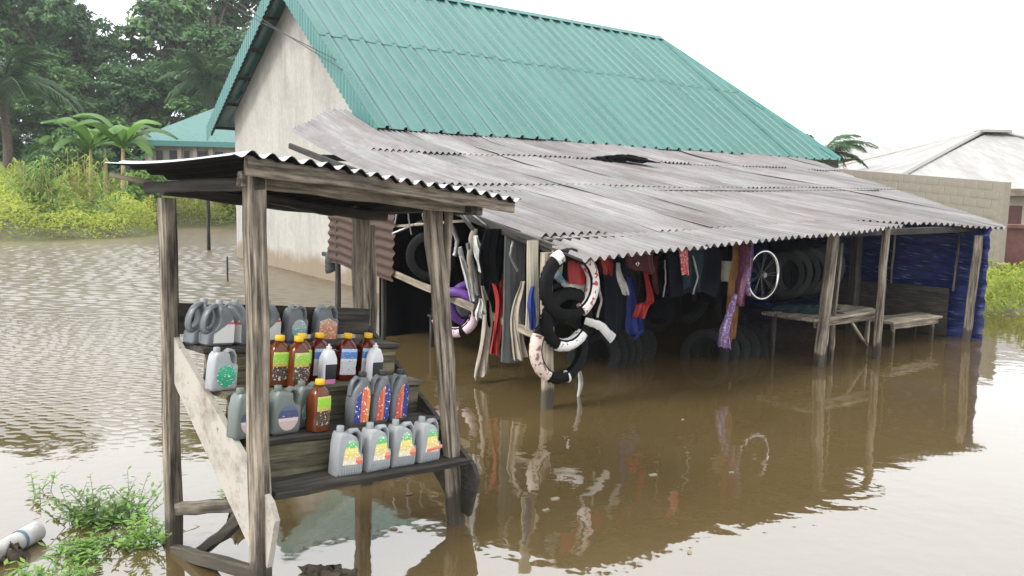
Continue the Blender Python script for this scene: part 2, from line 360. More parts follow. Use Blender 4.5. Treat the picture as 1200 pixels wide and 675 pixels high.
def poly_wall(name, pts, thick_dir, mat, parent):
    n = len(pts); m = MB(); m.add(list(pts)+[p+thick_dir for p in pts], [tuple(range(n)), tuple(range(2*n-1, n-1, -1))]+[(i, i+n, (i+1) % n+n, (i+1) % n) for i in range(n)]); return m.build(name, mat, parent)
def roofz(t): return EAVL[1]+(t-EAVL[0])*(APX[1]-EAVL[1])/(APX[0]-EAVL[0]) if t < APX[0] else APX[1]+(t-APX[0])*(EAVR[1]-APX[1])/(EAVR[0]-APX[0])
poly_wall('gable_wall', [W(0, 0, -.8), W(0, 9.8, -.8), W(0, 9.8, roofz(9.8)-.12), W(0, APX[0], APX[1]-.14), W(0, 0, roofz(0)-.12)], E1*.2, PLASTER, bl)
poly_wall('front_wall', [W(.2, 9.8, -.8), W(13.4, 9.8, -.8), W(13.4, 9.8, 3.5), W(.2, 9.8, 3.5)], -E2*.2, PLASTER, bl)
poly_wall('rear_wall', [W(.2, 0, -.8), W(13.4, 0, -.8), W(13.4, 0, 4.1), W(.2, 0, 4.1)], E2*.2, PLASTER, bl)
poly_wall('end_wall', [W(13.4, .2, -.8), W(13.4, 9.6, -.8), W(13.4, 9.6, 3.4), W(13.4, .2, 3.4)], -E1*.2, PLASTER, bl)
def slope(t0, z0, t1, z1):
    L = math.hypot(t1-t0, z1-z0); sg = 1 if t1 > t0 else -1
    def fn(s, d):
        k = d/L; nrm = Vector(E2*(-(z1-z0)/L*sg))+Vector((0, 0, abs(t1-t0)/L)); return W(s, t0+(t1-t0)*k, z0+(z1-z0)*k-.015*math.sin(s*1.3)*k), nrm
    return fn, L
def rib(s, pitch=.38):
    q = (s % pitch)/pitch
    return .06 if .12 < q < .24 else (0 if (q < .07 or q > .29) else .06*(q-.07)/.05 if q <= .12 else .06*(.29-q)/.05)
def rib_samples(s0, s1, pitch=.38):
    out = {round(s0, 4), round(s1, 4)}; k = math.floor(s0/pitch)
    while k*pitch < s1:
        for q in (.07, .12, .24, .29):
            x = (k+q)*pitch
            if s0 < x < s1: out.add(round(x, 4))
        k += 1
    return sorted(out)
rfront, Lf = slope(APX[0], APX[1], EAVR[0], EAVR[1]); rback, Lb = slope(APX[0], APX[1], EAVL[0], EAVL[1])
roof = place('roof', None, None, W(0, 0, 0)); roof.parent = bl; roof.location = (0, 0, 0)
def hip(s, L): return max(0.0, (s-S_END)/(S_COR-S_END))*L
seam = .47
for fn, L in ((rfront, Lf), (rback, Lb)):
    x = S_OV; i = 0
    while x < S_COR-.01:
        x1 = min(x+1.14, S_COR)
        sm = L*seam+_pr.uniform(-.03, .03); dz = _pr.uniform(0, .006)
        pr = lambda s, dz=dz: rib(s)+dz
        pr2 = lambda s, dz=dz: rib(s)+dz-.012
        smp = rib_samples(x, x1)
        smp = sorted(set(smp+([S_END] if x < S_END < x1 else [])))
        if hip(x, L) < sm:
            sheet('roof_sheet', fn, x, x1, lambda s: min(hip(s, L), sm-.01), sm, pr, TEAL, roof, smp, 5)
        sheet('roof_sheet', fn, x, x1, lambda s: max(hip(s, L), sm-.12), L+_pr.uniform(-.02, .03), pr2, TEAL, roof, smp, 5)
        x = x1; i += 1
# hip end (faces away), ridge cap, hip cap
m = MB(); hp = [W(S_END, APX[0], APX[1]), W(S_COR, EAVR[0], EAVR[1]), W(S_COR, EAVL[0], EAVL[1])]; m.add(hp, [(0, 1, 2)]); m.uv = [(0, 0), (5, 6), (-5, 6)]; m.build('hip_sheet', TEAL, roof)
def cap(name, a, b, wdt=.16, h=.05):
    m = MB(); a, b = Vector(a), Vector(b); dirv = (b-a).normalized(); side = dirv.cross(Vector((0, 0, 1))).normalized(); vs = []; uv = []
    for k in range(13):
        p = a+(b-a)*k/12
        for q, z in ((-1, -.07), (-.3, h*.9), (.3, h*.9), (1, -.07)): vs.append(p+side*wdt*q+Vector((0, 0, z+.035))); uv.append((q, k))
    fs = [(i*4+j, (i+1)*4+j, (i+1)*4+j+1, i*4+j+1) for i in range(12) for j in range(3)]; m.add(vs, fs); m.uv = uv; return m.build(name, TEALD, roof)
cap('ridge_cap', W(S_OV, APX[0], APX[1]), W(S_END, APX[0], APX[1])); cap('hip_cap', W(S_END, APX[0], APX[1]), W(S_COR, EAVR[0], EAVR[1]+.02), .13)
cap('hip_cap', W(S_END, APX[0], APX[1]), W(S_COR, EAVL[0], EAVL[1]+.02), .13)
# ribbed barge sheets along both rakes
def barge(ta, za, tb, zb):
    L = math.hypot(tb-ta, zb-za); n = int(L/.19); m = MB(); vs = []; uv = []; prev = None
    for i in range(n*4+1):
        k = i/(n*4); q = i % 4; off = -.028 if q in (1, 2) else 0
        for z in (.05, -.42): vs.append(W(S_OV-.02+off, ta+(tb-ta)*k, za+(zb-za)*k+z)); uv.append((k*L, z))
    fs = [(2*i, 2*i+2, 2*i+3, 2*i+1) for i in range(n*4)]; m.add(vs, fs); m.uv = uv; m.build('barge_sheet', TEALD, roof)
barge(EAVL[0]-.05, EAVL[1]-.02, APX[0], APX[1]+.02); barge(APX[0], APX[1]+.02, EAVR[0]+.03, EAVR[1]-.02)
# purlins and rafter ends under the overhang
for k in np.linspace(.04, .97, 6):
    for (t1, z1), L in ((EAVL, Lb), (EAVR, Lf)):
        tt = APX[0]+(t1-APX[0])*k; zz = APX[1]+(z1-APX[1])*k-.09
        plank('purlin', W(S_OV+.02, tt, zz), W(.5, tt, zz), .05, .09, WOODD, roof)
for (t1, z1) in (EAVL, EAVR):
    plank('rafter', W(S_OV+.10, APX[0], APX[1]-.19), W(S_OV+.10, t1, z1-.17), .05, .12, WOODD, roof, seg=8)
plank('fascia_board', W(S_OV+.05, EAVR[0]-.08, EAVR[1]-.12), W(S_COR, EAVR[0]-.08, EAVR[1]-.12), .03, .16, WOODD, roof, seg=10)

# ================================================================ LEAN-TO SHOP
lt = place('lean_to_shop', 'low open lean-to shop with rusty zinc roof on timber posts standing in flood water', 'shed', W(0, 18.2, 0))
# roof section along t: (t, z) at s = -2.3; the far end sits a little higher
SEC = [(9.2, 3.55), (10.2, 3.21), (11.0, 2.97), (13.0, 2.52), (15.5, 2.06), (17.85, 1.64)]
def secz(t, s):
    for (a, za), (b, zb) in zip(SEC, SEC[1:]):
        if t <= b or b == SEC[-1][0]:
            z = za+(zb-za)*(t-a)/(b-a); break
    return z+.024*(s+2.3)*np.clip((t-10)/8, 0, 1)+.018*(s+2.3)*np.clip((11-t)/1, 0, 1)*0
_sj = {}
def lean_fn(seed, dz=0.0, tilt=0.0):
    def fn(s, t):
        z = secz(t, s)+dz+tilt*(t-14)+.012*math.sin(s*1.1+t*.9)+.008*math.sin(t*2.3+seed)
        nz = Vector((0, 0, 1))+E2*.18; return W(s, t, z), nz.normalized()
    return fn
def right_end(t): return 12.45+(t-10.8)*(5.85-12.45)/(18.5-10.8)
def t_max(s): return 10.8+(s-12.45)*(18.5-10.8)/(5.85-12.45)       # the skewed far edge, as t for a given s
def row_front(s):                                                     # front edge of the lowest main row
    return 17.85 if s < 3.1 else 17.85+(s-3.1)*.65/2.75
wv = wave(.112, .023)
rows = [(9.2, 12.35), (12.1, 15.1), (14.85, None)]
for ri, (ta, tb) in enumerate(rows):
    s = -2.35+_pr.uniform(0, .05); 
    while s < 12.4:
        s1 = s+.80; dz = _pr.uniform(-.008, .008)-.020*ri; tilt = _pr.uniform(-.004, .004); j = _pr.uniform(-.05, .05)
        fn = lean_fn(_pr.uniform(0, 6), dz, tilt)
        def d0(x, ta=ta, ri=ri, j=j): return (9.2+max(0, -.9-x)*1.25 if x < -.55 else 10.15) if ri == 0 else ta+j
        def d1(x, tb=tb, j=j): return min(tb+j if tb else row_front(x)+j*.6, t_max(x)) if x > 5.85 else (tb+j if tb else row_front(x)+j*.6)
        e = min(s1+.06, 12.44)
        if d1(s) > d0(s)+.12:
            while d1(e) < d0(e)+.02 and e > s+.1: e -= .05
            n = max(6, int((e-s)/.112*8)); sheet('roof_sheet', fn, s, e, d0, d1, lambda x, z=_pr.uniform(0, .004): wv(x)+z, GALV, lt, n, 6)
        s = s1
# the lowest short row, tucked under and lying flatter
s = -2.45
while s < 2.75:
    s1 = min(s+.80, 2.8); j = _pr.uniform(-.03, .03)
    zf = lambda x: 1.455+.049*(x+2.45)
    def fn(x, t, j=j): return W(x, t, secz(17.6, x)-.05+(zf(x)-secz(17.6, x)+.05)*(t-17.6)/(18.62-17.6)+.006*math.sin(3*x)), Vector((0, 0, 1))
    sheet('roof_sheet', fn, s, s1+.04, 17.6, 18.62+j, wv, GALV, lt, 54, 4); s = s1
def post(x0, y0, x1, y1, t, wd_=.085, mat=WOOD, parent=lt, dip=.5):
    a = pt(x0, y0, t); b = pz(x1, y1); b = b-Vector((0, 0, dip))+(b-a).normalized()*0; return plank('post', b, a, wd_, wd_, mat, parent, .008, E2, 8)
post(641, 296, 643, 478, 18.15, .10, WOODP); post(977, 275, 957, 430, 18.3, .115); post(1039, 262, 1027, 420, 18.35, .085); post(1147, 276, 1131, 400, 18.35, .10)
post(985, 285, 972, 428, 18.1, .05, WOOD)
plank('post', W(-2.25, 14.35, -.5), W(-2.25, 14.35, 2.2), .06, .06, WOODD, lt, .006, E2); plank('post', W(-2.33, 13.0, -.5), W(-2.33, 13.0, 2.4), .07, .07, WOODD, lt, .006, E2)
plank('post', W(4.6, 16.9, -.5), W(4.6, 16.9, 1.85), .14, .14, WOODD, lt, .01, E2)
for s_ in (1.0, 4.2): plank('post', W(s_, 15.0, -.5), W(s_, 15.0, 2.1), .09, .09, WOODD, lt, .006, E2)
# beams
plank('beam', W(-2.5, 17.95, 1.55), W(6.0, 18.2, 1.66), .06, .09, WOODD, lt, .006, seg=10)
plank('beam', W(-2.4, 15.4, 1.99), W(7.6, 15.4, 2.2), .06, .09, WOODD, lt, .006, seg=10)
plank('beam', W(-2.4, 12.6, 2.5), W(9.8, 12.6, 2.65), .06, .09, WOODD, lt, .006, seg=10)
plank('beam', W(-2.38, 11.2, 2.72), W(-2.38, 18.2, 1.50), .05, .09, WOODD, lt, .006, seg=8)
plank('rail', ps(452, 316, -2.3), ps(626, 392, -2.3), .035, .085, WOODP, lt, .006, seg=8)
plank('rail', ps(378, 297, -2.3), ps(457, 320, -2.3), .04, .06, WOODD, lt, .006)
plank('rail', W(-2.3, 14.4, 1.55), W(-2.3, 16.6, 1.72), .03, .03, WOODP, lt)
# rusty sheet nailed upright on the open side (its ridges lie level)
def rustfn(a, d):
    return W(-2.36, 12.72+a*2.12+.03*math.sin(d*4), 1.98-.10*a-d), -E1
rm = MB(); vs = []; uv = []; fs = []; nr, nc = 60, 5
for i in range(nr+1):
    for j in range(nc+1):
        d = 1.02*i/nr; a = j/nc; P, nn = rustfn(a, d-.02*math.sin(a*9)); edge = .012*math.sin(d*31) if j in (0, nc) else 0
        vs.append(P+nn*.016*math.cos(2*math.pi*d/.118)+E2*edge); uv.append((d, a*2))
fs = [(i*(nc+1)+j, i*(nc+1)+j+1, (i+1)*(nc+1)+j+1, (i+1)*(nc+1)+j) for i in range(nr) for j in range(nc)]
rm.add(vs, fs); rm.uv = uv; rs = rm.build('side_sheet', RUST, lt, True, None, 75); rs['label'] = 'rusty brown corrugated sheet closing the side'
# added black sheet that darkens the interior, blue woven tarpaulin on the far side
BLACK = mat_plain('black_sheet_and_backing', (.004, .004, .0045), .8, .4, 3, bumps=.4, spec=.04)
def drape(name, fn, nu, nv, mat, parent):
    m = MB(); m.add([fn(i/nu, j/nv) for i in range(nu+1) for j in range(nv+1)], [(i*(nv+1)+j, i*(nv+1)+j+1, (i+1)*(nv+1)+j+1, (i+1)*(nv+1)+j) for i in range(nu) for j in range(nv)]); m.uv = [(i/nu, j/nv) for i in range(nu+1) for j in range(nv+1)]
    return m.build(name, mat, parent, True, None, None)
drape('added_dark_backing', lambda a, b: W(-2.1+7.5*a, 13.9+.06*math.sin(a*60)*(.3+b), (2.27+.05*a)-2.5*b), 120, 6, BLACK, lt)
def tarp_mat():
    m, t, b = nodes('blue_woven_tarpaulin'); v = coords(t, 'UV', (5, 9, 1), rnd=False)
    nz = noise(t, v, 6, 4, .6); sx = coords(t, 'UV', (16, 60, 1), rnd=False); n2 = noise(t, sx, 1.0, 5, .65)
    c = ramp(t, n2, [(.36, (.003, .005, .025)), (.50, (.009, .015, .075)), (.60, (.022, .036, .15)), (.65, (.22, .26, .38))]); c = mixc(t, .38, c, ramp(t, nz, [(.4, (.005, .007, .035)), (.62, (.02, .032, .16))]))
    t.links.new(c, b.inputs['Base Color']); b.inputs['Roughness'].default_value = .45; bump(t, b, n2, .5, .015); return m
TARP = tarp_mat()
def tarpfn(a, b):
    t_ = 13.95+(18.45-13.95)*a; top = secz(min(t_, 17.85), 5.5)-.075-max(0, t_-17.85)*.12; return W(5.5+.022*math.sin(b*44+math.sin(a*7)*3)+.012*math.sin(b*97+a*31)+.03*math.sin(a*23+b*3), t_, top-(top+.35)*b)
tp = drape('side_tarpaulin', tarpfn, 60, 60, TARP, lt); tp['label'] = 'crinkled dark blue woven tarpaulin wall'
for k in range(3):
    t_ = (16.3, 17.0, 18.0)[k]; plank('batten', W(5.44, t_, .35 if k == 1 else .7), W(5.42, t_+.05, 1.7), .02, .03, WOODP if k < 2 else WOOD, lt, .004, E2)
# ================================================================ ROADSIDE DISPLAY STAND
KB = pz(306, 707); KA = pz(203, 641); KC = pz(543, 612)
EU = (KC-KB); LU = EU.length; EU.normalize(); EV = Vector((-EU.y, EU.x, 0)); LV = (KA-KB).dot(EV)
def K(u, v, z): return KB+EU*u+EV*v+Vector((0, 0, z-.105*u))
ks = place('display_stand', 'weathered wooden roadside stand with stepped shelves and a small zinc roof', 'stall', KB)
plank('post', KB-Vector((0, 0, .5)), pd(297, 203, KB.y), .088, .088, WOOD, ks, .007, EV, 10)
plank('post', KA-Vector((0, 0, .5)), pd(196, 232, KA.y), .078, .078, WOOD, ks, .006, EV, 10)
plank('post', KC-Vector((0, 0, .4))+(KC-pd(508, 238, KC.y)).normalized()*.0, pd(506, 238, KC.y), .10, .075, WOOD, ks, .010, EV, 10)
KD = K(LU*.99, LV+.06, 0); KD.z = 0
plank('post', KD-Vector((0, 0, .5)), pd(422, 226, KD.y), .10, .09, WOOD, ks, .010, EV, 10)
plank('post', pd(521, 395, KC.y+.05), pd(526, 236, KC.y+.05), .038, .045, WOODP, ks, .004, EV, 8)
plank('post', KD+EU*.07+Vector((0, 0, .9)), KD+EU*.05+Vector((0, 0, 1.78)), .06, .05, WOOD, ks, .006, EV, 6)
# stepped shelves: four treads with boards under them
Z0, RISE, RUN, V0 = .56, .205, .225, -.06
TREAD = []
for i in range(4):
    z = Z0+RISE*i; v = V0+RUN*i; TREAD.append((v, z))
    o = plank('shelf', K(.05, v+.13, z-.016), K(LU-.0, v+.13, z-.016), .27, .032, WOODD if i != 2 else OLIVE, ks, .004, (0, 0, 1), 8, end=.008)
    if i > 0: plank('riser', K(.06, v+.02, z-.033-RISE*.45), K(LU-.03, v+.02, z-.033-RISE*.45), .02, RISE*.86, OLIVE, ks, .003, (0, 0, 1), 8)
plank('back_board', K(.0, LV-.03, 1.30), K(LU-.05, LV-.03, 1.285), .025, .17, WOODD, ks, .004, (0, 0, 1), 8)
def stringer(name, u, mat, w0=.30, ext=.10):
    a = K(u, LV+.02, 1.20); b = K(u, V0-.03, .50-ext*0)
    m = MB(); d = (b-a).normalized(); n = EU*.03; perp = Vector((0, 0, -1))-d*Vector((0, 0, -1)).dot(d); perp.normalize()
    tip = b+Vector((0, 0, -.30))-EV*-.03
    out = [a+Vector((0, 0, .05)), b+Vector((0, 0, .03)), b+d*.05+Vector((0, 0, -.02)), tip, tip+EV*.17+Vector((0, 0, .06)), a+Vector((0, 0, -w0))]
    k = len(out); m.add(out+[p+n for p in out], [tuple(range(k)), tuple(range(2*k-1, k-1, -1))]+[(i, i+k, (i+1) % k+k, (i+1) % k) for i in range(k)])
    return m.build(name, mat, ks)
def board_mat():
    m, t, b = nodes('scuffed_white_board'); v = coords(t, 'Object', (1, 1, 1), rnd=False); n = noise(t, v, 5, 7, .7); n2 = noise(t, v, 22, 5, .7); n3 = noise(t, v, 2.2, 4, .6)
    c = mixc(t, ramp(t, n, [(.48, (0, 0, 0)), (.66, (1, 1, 1))]), (.34, .315, .275), (.19, .16, .125)); c = mixc(t, ramp(t, n2, [(.6, (0, 0, 0)), (.7, (.8,)*3)]), c, (.09, .075, .055)); c = mixc(t, ramp(t, n3, [(.55, (0, 0, 0)), (.75, (.6,)*3)]), c, (.19, .175, .12))
    t.links.new(c, b.inputs['Base Color']); b.inputs['Roughness'].default_value = .85; bump(t, b, n2, .3, .004); return m
stringer('stringer', .0, board_mat(), .20)
stringer('stringer', LU-.02, WOODD, .16)
# low bracing between the left posts, and a fallen stick brace
plank('brace', pd(200, 597, KA.y+.0), pd(296, 590, KB.y+.28), .035, .07, WOOD, ks, .004)
plank('brace', pd(205, 646, KA.y-.05), pd(300, 672, KB.y+.02), .05, .07, WOODP, ks, .006)
plank('brace', pd(232, 648, 4.2), pd(292, 603, 4.05), .06, .06, WOODD, ks, .008)
# roof frame and roof sheets
ZT = lambda u, v: 2.125+.03*u*0+.0*v
plank('fascia', K(-.10, -.10, 2.10), K(1.66, -.10, 2.115), .035, .085, WOOD, ks, .006, (0, 0, 1), 12)
plank('roof_beam', K(-.06, .02, 2.045), K(1.50, .02, 2.065), .05, .07, WOOD, ks, .006, (0, 0, 1), 8)
plank('roof_beam', K(-.02, LV-.0, 1.99), K(1.5, LV, 2.0), .06, .07, WOODD, ks, .008, (0, 0, 1), 8)
plank('roof_beam', K(0, -.05, 2.03), K(0, 1.12, 2.00), .05, .06, WOODD, ks, .006, (0, 0, 1), 6)
plank('roof_beam', K(LU, -.05, 2.06), K(LU, 1.12, 2.04), .05, .06, WOODD, ks, .006, (0, 0, 1), 6)
plank('roof_beam', pd(306, 231, 4.5), pd(390, 248, 4.9), .05, .055, WOODD, ks, .006)
plank('roof_beam', K(-.16, 1.22, 2.045), K(.3, 1.05, 2.02), .03, .025, WOODP, ks, .006)
kw = wave(.098, .015); SHADE_PAINT = mat_plain('painted_shade_underside', (.012, .0115, .011), .9, .4, 4, spec=.1)  # near-black underside layer: shade below the roof painted into its colour
def krf(seed):
    def fn(u, v):
        lip = max(0, (.02-u))/.22
        return K(u, v, 2.142+.0*v-.02*math.sin(v*2.2)-.034*max(0, (-.125-u)/.075)**1.5-.10*max(0, v/1.2)*min(1, max(0, u+.15)*2)+.006*math.sin(u*5+seed)), Vector((0, 0, 1))
    return fn
for i, (a, b) in enumerate(((-.20, .45), (.40, 1.07), (1.02, 1.68))):
    d_a, d_b = -.16+_pr.uniform(-.015, .015), 1.22+_pr.uniform(-.05, .04); n_ = int((b-a)/.098*8)
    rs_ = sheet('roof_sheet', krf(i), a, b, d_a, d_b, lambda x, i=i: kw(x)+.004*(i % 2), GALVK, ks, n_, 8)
    rs_['abs'] = ks['abs']; un = sheet('shade_underlayer', krf(i), a+.004, b-.004, d_a+.004, d_b-.004, lambda x, i=i: kw(x)+.004*(i % 2)-.003, SHADE_PAINT, rs_, n_, 8)

# ================================================================ OIL BOTTLES
GREYP = mat_plain('silver_grey_plastic', (.32, .335, .345), .38, .12, 9, rnd=.12)
GREYD = mat_plain('dark_silver_plastic', (.15, .16, .17), .35, .18, 8, rnd=.15)
GREYG = mat_plain('greenish_grey_plastic', (.15, .175, .16), .35, .08, 3)
CAPG = mat_plain('grey_cap', (.31, .325, .335), .45, .05); CAPY = mat_plain('yellow_cap', (.80, .50, .02), .4, .06); CAPK = mat_plain('black_cap', (.02, .02, .022), .4, .1); CAPW = mat_plain('white_cap', (.78, .78, .78), .4, .04)
WHITEP = mat_plain('white_plastic', (.75, .74, .76), .35, .05, 3)
def amber_mat(name, c):
    m, t, b = nodes(name); b.inputs['Base Color'].default_value = (*c, 1); b.inputs['Roughness'].default_value = .12; b.inputs['Transmission Weight'].default_value = .25; b.inputs['IOR'].default_value = 1.4; MATS[name] = m; return m
AMBER = amber_mat('amber_oil', (.13, .032, .008)); AMBERR = amber_mat('red_oil', (.11, .014, .006))
def label_mat(name, stops, spots=None, vertical=True, spot_scale=7, diag=0):
    """printed label: colour bands along its height (or width) with smaller print over them"""
    m, t, b = nodes(name); tc = t.nodes.new('ShaderNodeTexCoord'); sp = t.nodes.new('ShaderNodeSeparateXYZ'); t.links.new(tc.outputs['Generated'], sp.inputs[0])
    fac = sp.outputs[2] if vertical else sp.outputs[0]
    if diag:
        ma = N(t, 'Math', operation='MULTIPLY_ADD'); t.links.new(sp.outputs[2], ma.inputs[0]); ma.inputs[1].default_value = diag; t.links.new(sp.outputs[0], ma.inputs[2]); fac = ma.outputs[0]
    r = t.nodes.new('ShaderNodeValToRGB'); r.color_ramp.interpolation = 'CONSTANT'; e = r.color_ramp.elements
    while len(e) < len(stops): e.new(.5)
    for i, (p, c) in enumerate(stops): e[i].position = p; e[i].color = (*sc(c), 1)
    t.links.new(fac, r.inputs[0]); c = r.outputs[0]
    if spots:
        mp = t.nodes.new('ShaderNodeMapping'); mp.inputs['Scale'].default_value = (1.3, .3, 2.6); t.links.new(tc.outputs['Generated'], mp.inputs[0]); oi = t.nodes.new('ShaderNodeObjectInfo'); t.links.new(oi.outputs['Random'], mp.inputs['Location'])
        for k, (col, th) in enumerate(spots):
            n = t.nodes.new('ShaderNodeTexNoise'); n.inputs['Scale'].default_value = spot_scale+3*k; n.inputs['Detail'].default_value = 3; mp2 = t.nodes.new('ShaderNodeMapping'); mp2.inputs['Location'].default_value = (k*5.3, 0, k*2.1); t.links.new(mp.outputs[0], mp2.inputs[0]); t.links.new(mp2.outputs[0], n.inputs['Vector'])
            c = mixc(t, ramp(t, n.outputs[0], [(th, (0, 0, 0)), (th+.02, (1, 1, 1))]), c, col)
    t.links.new(c, b.inputs['Base Color']); b.inputs['Roughness'].default_value = .4; MATS[name] = m; return m
L_JUG = label_mat('jug_label', [(0, (.80, .72, .52)), (.22, (.78, .62, .25)), (.45, (.82, .74, .20)), (.66, (.16, .55, .20)), (.86, (.35, .62, .45))], [((.85, .80, .70), .60), ((.55, .20, .10), .68)])
L_RED = label_mat('jug_badge', [(0, (.72, .16, .12)), (.5, (.80, .35, .22))])
L_SLIM = label_mat('slim_label', [(0, (.62, .10, .07)), (.40, (.78, .22, .06)), (.56, (.03, .05, .28)), (.98, (.60, .62, .68))], [((.80, .80, .82), .63), ((.04, .05, .25), .66)], False, 6, .0)
L_SLIM2 = label_mat('slim_label_b', [(0, (.03, .05, .28)), (.42, (.72, .16, .06)), (.80, (.80, .30, .08))], [((.80, .80, .82), .62), ((.62, .10, .07), .68)], False, 6, .0)
L_AMB = label_mat('lime_label', [(0, (.05, .03, .025)), (.50, (.55, .42, .05)), (.60, (.28, .58, .03)), (.93, (.60, .62, .10))], [((.62, .48, .38), .60), ((.10, .28, .02), .66)], True, 6)
L_AMB2 = label_mat('blue_label', [(0, (.62, .62, .64)), (.52, (.72, .74, .78)), (.62, (.08, .22, .55)), (.88, (.40, .58, .78))], [((.10, .08, .10), .66), ((.68, .68, .70), .63)], True, 6)
L_WB = label_mat('black_pink_label', [(0, (.65, .22, .42)), (.18, (.02, .02, .022)), (.80, (.75, .74, .76))], [((.60, .20, .38), .72)], True, 4)
L_WHITE = label_mat('white_label', [(0, (.70, .69, .67)), (.80, (.60, .12, .12)), (.92, (.66, .64, .62))], [((.35, .30, .30), .70)], True)
L_GREEN = label_mat('green_label', [(0, (.02, .32, .16)), (.5, (.03, .42, .22)), (.9, (.10, .48, .30))], [((.60, .64, .60), .62), ((.50, .10, .06), .74)], True, 6)
L_NAVY = label_mat('navy_label', [(0, (.55, .42, .40)), (.38, (.62, .55, .55)), (.5, (.05, .07, .16)), (.8, (.10, .13, .24))], [((.62, .30, .32), .66)], True, 5)
L_ORANGE = label_mat('orange_label', [(0, (.62, .24, .12)), (.6, (.60, .34, .20)), (.9, (.45, .42, .38))], [((.58, .52, .46), .58)], True, 6)
L_TEAL = label_mat('pale_teal_label', [(0, (.18, .36, .36)), (.5, (.34, .46, .44)), (.85, (.42, .48, .46))], [((.55, .58, .56), .58)], True, 6)
def patch(out, y, mat, name, parent):          # a stuck-on label, 1.5 mm thick
    MB().prism(out, y-.0015, y+.001).build(name, mat, parent)
def oval(cx, cz, rx, rz, n=16, tilt=0): return [(cx+rx*math.cos(a)*math.cos(tilt)-rz*math.sin(a)*math.sin(tilt), cz+rx*math.cos(a)*math.sin(tilt)+rz*math.sin(a)*math.cos(tilt)) for a in [2*math.pi*k/n for k in range(n)]]
def make_jug(label, body=GREYP, lab=L_JUG, badge=True, ribs=True, h=1.0, group=None, capm=CAPG):
    r = thing('oil_jug', label, 'oil jug', (0, 0, 0), 0, group)
    out = [(-.088, 0), (.088, 0), (.096, .012), (.096, .10), (.092, .128), (.066, .140), (.056, .17), (.050, .215), (.030, .243), (.0, .258), (-.035, .262), (-.042, .272), (-.082, .272), (-.090, .255), (-.096, .20), (-.096, .012)]
    out = [(x, z*h) for x, z in out]; MB().prism(out, -.055, .055, .016).build('body', body, r, True)
    hp = [(-.03, .245), (.02, .272), (.055, .272), (.080, .245), (.088, .20), (.090, .15), (.080, .11)]
    MB().tube([(x, 0, z*h) for x, z in hp], [.018, .016, .015, .014, .014, .015, .020], 10, flat=1.5, nrm=(0, 1, 0)).build('handle', body, r, True)
    c = MB().lathe([(.022, .268*h), (.023, .272*h), (.023, .305*h), (.021, .309*h)], 18, (-.062, 0, 0)).build('cap', capm, r, True)
    lo = [(-.060, .075*h), (.062, .070*h), (.070, .12*h), (.046, .15*h), (.036, .205*h), (.0, .232*h), (-.030, .225*h), (-.05, .16*h)]
    patch(lo, -.0555, lab, 'label', r)
    if badge: patch(oval(.058, .095*h, .024, .024), -.0580, L_RED, 'badge', r)
    if ribs:
        m = MB()
        for k in range(9): m.box((-.07+.0175*k, -.0555, .035*h), (.006, .004, .045*h))
        m.build('grip_ribs', body, r)
    return r
def make_slim(label, lab=L_SLIM, group=None):
    r = thing('oil_bottle', label, 'oil bottle', (0, 0, 0), 0, group)
    out = [(-.046, 0), (.046, 0), (.053, .012), (.055, .14), (.050, .19), (.036, .225), (.03, .245), (-.008, .247), (-.012, .225), (-.030, .20), (-.044, .175), (-.055, .13), (-.053, .012)]
    MB().prism(out, -.036, .036, .012).build('body', GREYD, r, True)
    hp = [(-.004, .235), (-.022, .243), (-.040, .225), (-.050, .195), (-.052, .155)]
    MB().tube([(x, 0, z) for x, z in hp], .011, 10, flat=1.5, nrm=(0, 1, 0)).build('handle', GREYD, r, True)
    MB().lathe([(.020, .243), (.021, .246), (.021, .268), (.018, .272)], 18, (.012, 0, 0)).build('cap', CAPK, r, True)
    patch([(-.038, .02), (.042, .02), (.046, .13), (.040, .18), (.022, .205), (-.005, .19), (-.030, .14)], -.0365, lab, 'label', r)
    return r
def make_amber(label, mat=AMBER, lab=L_AMB, group=None):
    r = thing('oil_bottle', label, 'oil bottle', (0, 0, 0), 0, group)
    prof = [(.036, 0), (.044, .006), (.045, .05), (.042, .075), (.045, .10), (.045, .16), (.043, .185), (.034, .212), (.020, .228), (.017, .235), (.017, .246)]
    MB().lathe(prof, 24, sq=[.6, .8, .8, .8, .8, .8, .6, .3, 0, 0, 0], sy=.8).build('body', mat, r, True)
    MB().lathe([(.019, .238), (.0205, .240), (.0205, .262), (.019, .265)], 18).build('cap', CAPY, r, True)
    m = MB().lathe([(.0462, .035), (.0465, .05), (.0437, .075), (.0465, .10), (.0465, .155), (.044, .182)], 10, sq=[.8]*6, sy=.8, ang=(R(-135), R(-45))); m.build('label', lab, r, True)
    MB().lathe([(.0172, .231), (.021, .232), (.021, .236), (.0172, .237)], 18).build('neck_ring', mat, r, True)
    return r
def make_wb(label, group=None):
    r = thing('oil_bottle', label, 'oil bottle', (0, 0, 0), 0, group)
    out = [(-.030, 0), (.030, 0), (.036, .01), (.038, .10), (.036, .16), (.022, .195), (.012, .205), (-.012, .205), (-.022, .195), (-.036, .16), (-.038, .10), (-.036, .01)]
    MB().prism(out, -.026, .026, .010).build('body', WHITEP, r, True)
    MB().lathe([(.012, .20), (.013, .203), (.013, .222), (.006, .226), (.005, .238)], 14).build('cap', CAPW, r, True)
    patch([(-.028, .008), (.028, .008), (.032, .10), (.030, .150), (-.030, .150), (-.032, .10)], -.0265, L_WB, 'label', r); return r
